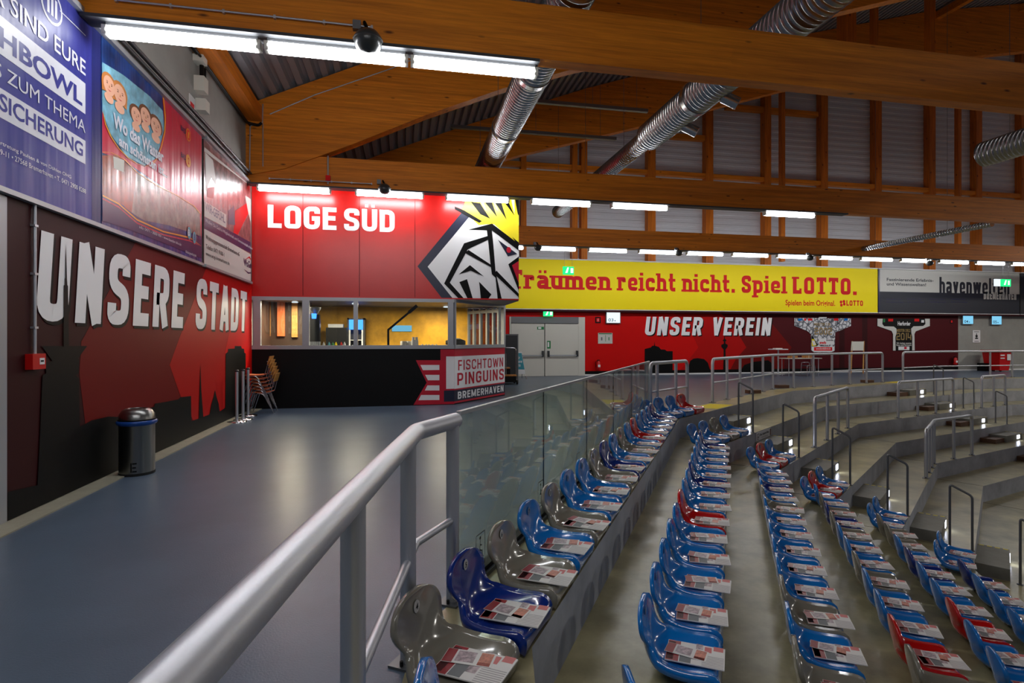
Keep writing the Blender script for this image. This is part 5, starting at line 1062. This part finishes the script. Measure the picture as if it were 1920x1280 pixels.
a, b = onY(946, 626, 20.5), onY(972, 700, 20.5); m = M(); m.box(a.x, b.x, 20.5, 20.9, 0, a.z); m.box(a.x + .04, b.x - .04, 20.49, 20.5, .1, a.z - .05, 1); tag(build('grey_cabinet', m, ['grey', 'darkgrey']), 'plain grey cabinet standing before the left door leaf', 'cabinet')
# brown blocks lying at the railing posts
for u, v, lb in ((1466, 727, 'left'), (1626, 717, 'middle'), (1412, 737, 'nearest')):
    p = fl(u, v); m = M(); m.box(p.x - .2, p.x + .2, p.y - .1, p.y + .1, 0, .1); tag(build('wooden_block', m, 'dark_timber'), '%s low brown block lying at the foot of the long concourse railing' % lb, 'block', 'brown blocks on the concourse')
# sponsor plate on the riser next to the second row
q0 = sp(2, 12.3, DEP + .005); pl2 = Plane(xy(q0), TT[2].xy, NN[2].xy); s = Sign(pl2, 0); s.board(0, 1.0, -.59, -.415, 'white', .008)
s.disc(.1, -.502, .07, 'black', 1, 16); s.disc(.1, -.502, .058, 'white', 2, 16); s.text('e', .07, -.53, .13, .05, 'black', 3, .03); s.text('Der richtige Platz', .22, -.5, .84, .045, 'black', 2, .02); s.text('für Ihre Werbung', .32, -.56, .74, .03, 'grey', 2); s.poly([(.91, -.58), (.98, -.58), (.98, -.425), (.91, -.425)], 'maroon', 1)
tag(s.done('sponsor_plate'), 'long white sponsor plate on the riser above a half step', 'plate')
# ---------------------------------------------------------------- left side furniture
# waste bin
p = fl(252, 888); x, y = p.x + .02, p.y + .02; root = thing('waste_bin', 'brushed steel cylindrical waste bin standing at the dark mural', 'bin', (x, y, 0)); R_ = .182
m = M(); m.lathe([(R_, .02), (R_, .60)], (x, y, 0), 32); build('body', m, 'brushed', root)
m = M(); m.lathe([(R_ + .004, 0), (R_ + .004, .03)], (x, y, 0), 32); build('foot_ring', m, 'rubber', root)
m = M(); m.lathe([(R_ + .005, .60), (R_ + .012, .655)], (x, y, 0), 32); build('black_band', m, 'black', root)
m = M(); m.lathe([(R_ + .005, .655), (R_ - .002, .71), (R_ - .03, .755), (R_ - .06, .775), (R_ - .085, .78), (R_ - .09, .76)], (x, y, 0), 32); 
for f in range(2): m.f.pop(); m.m.pop(); m.sm.pop()
build('lid', m, 'brushed', root)
m = M(); m.lathe([(R_ - .09, .70), (R_ - .088, .772)], (x, y, 0), 24); build('lid_opening', m, 'black', root)
mat('bin_bag', (20, 70, 150), .3); m = M(); m.lathe([(R_ + .004, .585), (R_ + .022, .6), (R_ + .03, .625), (R_ + .016, .64)], (x, y, 0), 24); build('bag_edge', m, 'bin_bag', root)
d = Vector((-x, -y, 0)).normalized(); sd = Vector((d.y, -d.x, 0)) * -1
def onbin(a, z): 
    an = math.atan2(-y, -x) + a; return Vector((x + (R_ + .0015) * cos(an), y + (R_ + .0015) * sin(an), z))
m = M()
for a0_, a1_, z0_, z1_ in ((-.36, -.29, .05, .16), (-.26, -.02, .05, .066), (-.26, -.06, .095, .111), (-.26, -.02, .142, .158)):
    m.add([onbin(a0_, z0_), onbin(a1_, z0_), onbin(a1_, z1_), onbin(a0_, z1_)], [(0, 1, 2, 3)])
build('letter_slots', m, 'black', root)
# barrier posts
for j, (u, v) in enumerate(((444, 791), (455.5, 787), (465, 780))):
    p = fl(u, v); lb = ['front', 'middle', 'rear'][j]; root = thing('barrier_post', 'chrome barrier post by the corner, %s one of three' % lb, 'barrier post', (p.x, p.y, 0), 'chrome barrier posts in the corner')
    z0 = .004 * j
    m = M(); m.lathe([(.18, z0), (.178, z0 + .012), (.06, z0 + .03), (.03, z0 + .04)], (p.x, p.y, 0), 28); build('base_disc', m, 'chrome', root)
    m = M(); m.tube([(p.x, p.y, z0 + .03), (p.x, p.y, .97)], .028, 14); build('post', m, 'steel', root)
    m = M(); m.lathe([(.03, .97), (.038, .975), (.038, 1.0), (.02, 1.01)], (p.x, p.y, 0), 14); build('belt_head', m, 'darkgrey', root)
# stacked chairs
cp_ = fl(497, 772); bxp = cp_ + Vector((0, -.12, 0))
def chair(x, y, z, label):
    root = thing('stacking_chair', label, 'chair', (x, y, z), 'stacked wooden chairs in the corner'); W2 = .2
    # side frames run left-right; the back is on the right side
    for sy in (-1, 1):
        yy = y + sy * W2; m = M(); m.tube(fillet([(x - .27, yy - .02 * sy, z), (x - .13, yy, z + .43), (x + .02, yy, z + .43), (x + .24, yy, z)], [0, .09, .09, 0], 5), .011, 8); build('leg_frame', m, 'chrome', root)
        m = M(); m.tube(fillet([(x - .06, yy - .03 * sy, z + .43), (x + .17, yy - .03 * sy, z + .44), (x + .27, yy - .03 * sy, z + .86)], .07, 5), .010, 8); build('back_tube', m, 'chrome', root)
    m = M(); n = 8; top = []
    for i in range(n + 1):
        t = i / n; xx = x - .24 + t * .42; zz = z + .445 + .02 * (2 * t - 1) ** 2 - (.02 if i == 0 else 0); top.append((xx, zz))
    for (x0_, z0_), (x1_, z1_) in zip(top, top[1:]): m.solid([(x0_, y - .19, z0_), (x1_, y - .19, z1_), (x1_, y - .19, z1_ + .012), (x0_, y - .19, z0_ + .012)], (0, .38, 0))
    build('seat', m, 'board_orange', root)
    m = M(); m.solid([(x + .225, y - .2, z + .68), (x + .237, y - .2, z + .68), (x + .288, y - .2, z + .86), (x + .276, y - .2, z + .86)], (0, .4, 0)); m.tube([(x + .22, y - .17, z + .74), (x + .235, y - .17, z + .74)], .014, 8, 1); build('backrest', m, ['birch', 'chrome'], root)
cx, cy = bxp.x, bxp.y
for k in range(6): chair(cx - k * .025, cy + .05, .075 * k, 'stacked chair with orange wooden seat, %s from the bottom of the corner stack' % ['lowest', 'second', 'third', 'fourth', 'fifth', 'topmost and sixth'][k])
# ---------------------------------------------------------------- stadium seats
def catmull(pts, n):
    out = []
    for i in range(len(pts) - 1):
        p0 = pts[max(i - 1, 0)]; p1 = pts[i]; p2 = pts[i + 1]; p3 = pts[min(i + 2, len(pts) - 1)]
        for j in range(n):
            t = j / n; out.append(tuple(.5 * ((2 * b) + (-a + c) * t + (2 * a - 5 * b + 4 * c - d) * t * t + (-a + 3 * b - 3 * c + d) * t ** 3) for a, b, c, d in zip(p0, p1, p2, p3)))
    out.append(pts[-1]); return out
# x forward, z up, half width, side curl
ST = [(-.402, .398, .04, .0), (-.404, .388, .09, .003), (-.405, .365, .13, .008), (-.404, .33, .158, .014), (-.401, .285, .17, .02), (-.395, .235, .158, .028), (-.385, .19, .142, .045), (-.368, .15, .15, .06), (-.338, .115, .178, .065), (-.29, .092, .2, .06),
      (-.21, .082, .212, .055), (-.12, .084, .215, .05), (-.04, .094, .212, .045), (.0, .094, .206, .036), (.022, .074, .198, .024), (.028, .04, .192, .012), (.026, .012, .186, .006)]
def seat_mesh():
    st = [(x, z, hw * (1.22 if i < 5 else 1.22 - .02 * (i - 4) if i < 10 else 1.1), cu) for i, (x, z, hw, cu) in enumerate(ST)]; st = catmull(st, 2); m = M(); nc = 12; n = len(st); front = []; norms = []
    for i, (x, z, hw, cu) in enumerate(st):
        a = st[max(i - 1, 0)]; b = st[min(i + 1, n - 1)]; tx, tz = b[0] - a[0], b[1] - a[1]; l = math.hypot(tx, tz); nx, nz = -tz / l, tx / l
        if i < 3: pass
        # normal towards sitter: for the back +x, for the pan +z
        if nx * 1 + nz * 1 < 0: nx, nz = -nx, -nz
        r = []
        for j in range(nc + 1):
            t = -1 + 2 * j / nc; t = math.copysign(abs(t) ** .85, t); q = abs(t) ** 2.2 * cu
            r.append(Vector((x + nx * q, t * hw, z + nz * q)))
        front.append(r); norms.append(Vector((nx, 0, nz)))
    vs = [p for r in front for p in r]; W_ = nc + 1
    ths = [.028 if i < 12 else min(.06, .028 + .006 * (i - 12)) for i in range(len(st))]
    back = []
    for i, r in enumerate(front):
        for j, p in enumerate(r):
            t = -1 + 2 * j / nc; k = 1 - .0 * abs(t); back.append(p - norms[i] * ths[i] + Vector((0, (-.006 if t > 0 else .006) * (abs(t) > .99), 0)))
    fs = [(i * W_ + j, i * W_ + j + 1, (i + 1) * W_ + j + 1, (i + 1) * W_ + j) for i in range(n - 1) for j in range(nc)]
    o = len(vs); fb = [tuple(o + q for q in f[::-1]) for f in fs]; m.add(vs + back, fs + fb, 0, True)
    ed = [(0, j, 0, j + 1) for j in range(nc)] + [(i, nc, i + 1, nc) for i in range(n - 1)] + [(n - 1, j, n - 1, j - 1) for j in range(nc, 0, -1)] + [(i, 0, i - 1, 0) for i in range(n - 1, 0, -1)]
    rim = []
    for a, b, c, d in ed: p, q = a * W_ + b, c * W_ + d; rim.append((q, p, p + o, q + o))
    m.add([], [], 0)
    for f in rim: m.f.append(list(f)); m.m.append(0); m.sm.append(True)
    return m
PROTO = {}
def seat_proto(col):
    if col in PROTO: return PROTO[col]
    root = thing('stadium_seat', 'x', 'seat', (0, 0, 0), None)
    if 'any' not in PROTO:
        sm = build('seat_shell', seat_mesh(), col, root); PROTO['any'] = sm.data
    else:
        me = PROTO['any'].copy(); me.materials.clear(); me.materials.append(MATS[col]); sm = bpy.data.objects.new('seat_shell', me); C.objects.link(sm); sm.parent = root; ORG[sm.name] = Vector((0, 0, 0))
    m = M(); n = 14; vs = [(-.3995, .024 * cos(2 * pi * i / n), .33 + .03 * sin(2 * pi * i / n)) for i in range(n)]
    m.solid(vs, (.003, 0, 0)); build('number_badge', m, 'badge_' + ('dark' if col in ('blue_light', 'seat_red') else 'light'), root)
    m = M(); m.box(-.24, -.06, -.12, .12, .002, .056); m.box(-.28, -.2, -.02, .02, .002, .06); build('seat_bracket', m, 'galv', root)
    PROTO[col] = root; root['used'] = 0; return root
mat('badge_dark', (110, 135, 170), .4); mat('badge_light', (190, 190, 186), .4)
COLS = {'R': ('seat_red', 'red'), 'B': ('blue_light', 'light blue'), 'D': ('blue_dark', 'dark blue'), 'G': ('seat_grey', 'grey')}
ROWS = [('RBBB', 'DBBBRBGBDGBBGBGDG', 'B'), ('BGBB', 'DBBBBDBBRBBBBB', 'BB'), ('BRB', 'BBDBGBBBBBGBG', 'B'), ('BRB', 'BGDGBBGBBRG', ''), ('BB', 'GGBDBBRBB', ''), ('BB', 'DBBB', '')]
ROWN = ['top row', 'second row', 'third row', 'fourth row', 'fifth row', 'lowest row']
ORD = ['first', 'second', 'third', 'fourth', 'fifth', 'sixth', 'seventh', 'eighth', 'ninth', 'tenth', 'eleventh', 'twelfth', 'thirteenth', 'fourteenth', 'fifteenth', 'sixteenth', 'seventeenth', 'eighteenth', 'nineteenth', 'twentieth', 'twenty-first', 'twenty-second', 'twenty-third']
PITCH = .52
FV = Vector((SN, CS, 0))
D2 = [12.1, 11.58, 10.98, 10.38, 9.76, 9.12]; D1 = [10.34, 9.67, 9.43, 9.07, 8.79, 7.92]; D0 = [1.98, 2.607, 2.9, 0, 0, 0]
def tsol(i, d, off): return (d - (NN[i] * (CO[i] + off - .4)).dot(FV)) / TT[i].dot(FV)
# magazine: white stack with a red and dark cover strip and a leaflet across
def magazine(v):
    r = random.Random(v); root = thing('magazine', 'x', 'magazine', (0, 0, 0), None)
    m = M(); m.box(-.165, .165, -.115, .115, 0, .006, 0)
    z = .0063
    def rc(x0, x1, y0, y1, mi): m.add([(x0, y0, z), (x1, y0, z), (x1, y1, z), (x0, y1, z)], [(0, 1, 2, 3)], mi)
    rc(-.163, -.09, -.113, .113, 1); rc(-.16, -.12, -.1, .1, 2); rc(-.085, -.02, -.11, .0, 3); rc(-.02, .03, -.06, .03, 4)
    for i in range(8): y = -.108 + i * .015; rc(.04, .16, y, y + .007, 5) 
    rc(.05, .09, .04, .1, 6); rc(.1, .155, .07, .12, 6); rc(.0, .04, .06, .12, 4)
    build('booklet', m, ['paper', 'mag_red', 'black', 'grey', 'mag_photo', 'mag_text', 'mag_pink'], root)
    an = r.uniform(-.25, .25); T = Matrix.Translation((-.05, .02 + r.uniform(-.02, .03), .0075)) @ Matrix.Rotation(an, 4, 'Z') @ Matrix.Rotation(r.uniform(.0, .04), 4, 'Y')
    m = M(); m.box(-.12, .12, -.055, .055, 0, .002, 0, T)
    def r2(x0, x1, y0, y1, mi): m.add([T @ Vector(q) for q in ((x0, y0, .0024), (x1, y0, .0024), (x1, y1, .0024), (x0, y1, .0024))], [(0, 1, 2, 3)], mi)
    r2(-.118, -.07, -.053, .053, 1); r2(-.06, .03, -.04, .045, 2); r2(.05, .11, -.05, .05, 3); r2(.05, .11, -.05, -.025, 1)
    build('leaflet', m, ['paper', 'mag_red', 'mag_photo', 'mag_tan'], root)
    return root
mat('mag_red', (150, 14, 26), .35); mat('mag_photo', (170, 150, 155), .35, var=.8, vscale=40); mat('mag_text', (176, 170, 170), .6); mat('mag_pink', (205, 110, 108), .5); mat('mag_tan', (196, 120, 100), .4, var=.4, vscale=50)
MG = [magazine(i) for i in range(5)]; mused = [0] * 5; nm = 0
def place_seat(pos, n, ch, lab, grp):
    global nm
    col, word = COLS[ch]; pr = seat_proto(col); rz = math.atan2(n.y, n.x)
    if not pr['used']: r = pr; r.location = pos; r.rotation_euler = (0, 0, rz); pr['used'] = 1
    else: r = copy_tree(pr, pos, rz)
    r['label'] = '%s plastic seat, %s' % (word, lab); r['category'] = 'seat'; r['group'] = grp
    i = nm % 5; nm += 1; g = MG[i]; q = pos + n * (-.1 + random.uniform(-.01, .03)) + Vector((0, 0, .112)); a = rz + random.uniform(-.09, .09)
    if not mused[i]: mg = g; g.location = q; g.rotation_euler = (0, radians(-1), a); mused[i] = 1
    else: mg = copy_tree(g, q, a); mg.rotation_euler = (0, radians(-1), a)
    mg['label'] = 'magazine on %s seat, %s' % (word, lab); mg['category'] = 'magazine'; mg['group'] = 'magazines laid out on the seats'; return r
SEATS = []
def numeral(r, txt):
    bd = [c for c in r.children if c.name.startswith('number_badge')][0]; ps, x0, x1 = font_mesh(txt, .02); w_ = .02 * len(txt) if len(txt) == 1 else .032; m = M()
    for p in ps: m.add([(-.3955, -w_ / 2 + (x - x0) / (x1 - x0) * w_, .315 + y * .042) for x, y in p], [list(range(len(p)))])
    me = bpy.data.meshes.new('numeral'); me.from_pydata(m.v, [], m.f); me.materials.append(MATS['black']); o_ = bpy.data.objects.new('numeral', me); C.objects.link(o_); o_.parent = bd
for k, (a2, a1, a0) in enumerate(ROWS):
    o = DEP * k - .03; z = -RIS * k; j = 0; grp = 'plastic seats in the ' + ROWN[k]
    for ch in a2:
        rs = place_seat(sp(2, tsol(2, D2[k], o) - .535 * j, o) + Vector((0, 0, z + .002)), NN[2], ch, '%s from the aisle end of the %s' % (ORD[j], ROWN[k]), grp); SEATS.append((k, rs, str(24 - j))); j += 1
    st = tsol(1, D1[k], o)
    for i, ch in enumerate(a1):
        rs = place_seat(sp(1, st - PITCH * i, o) + Vector((0, 0, z + .002)), NN[1], ch, '%s from the aisle end of the %s' % (ORD[j], ROWN[k]), grp); SEATS.append((k, rs, str(24 - j))); j += 1
    for i, ch in enumerate(a0):
        rs = place_seat(sp(0, tsol(0, D0[k], o) - PITCH * i, o) + Vector((0, 0, z + .002)), NN[0], ch, '%s from the aisle end of the %s' % (ORD[j], ROWN[k]), grp); SEATS.append((k, rs, str(24 - j))); j += 1
for r in list(PROTO.values()):
    if isinstance(r, bpy.types.Object) and 'used' in r: del r['used']
for k, rs, tx in SEATS:
    if k == 0: numeral(rs, tx)
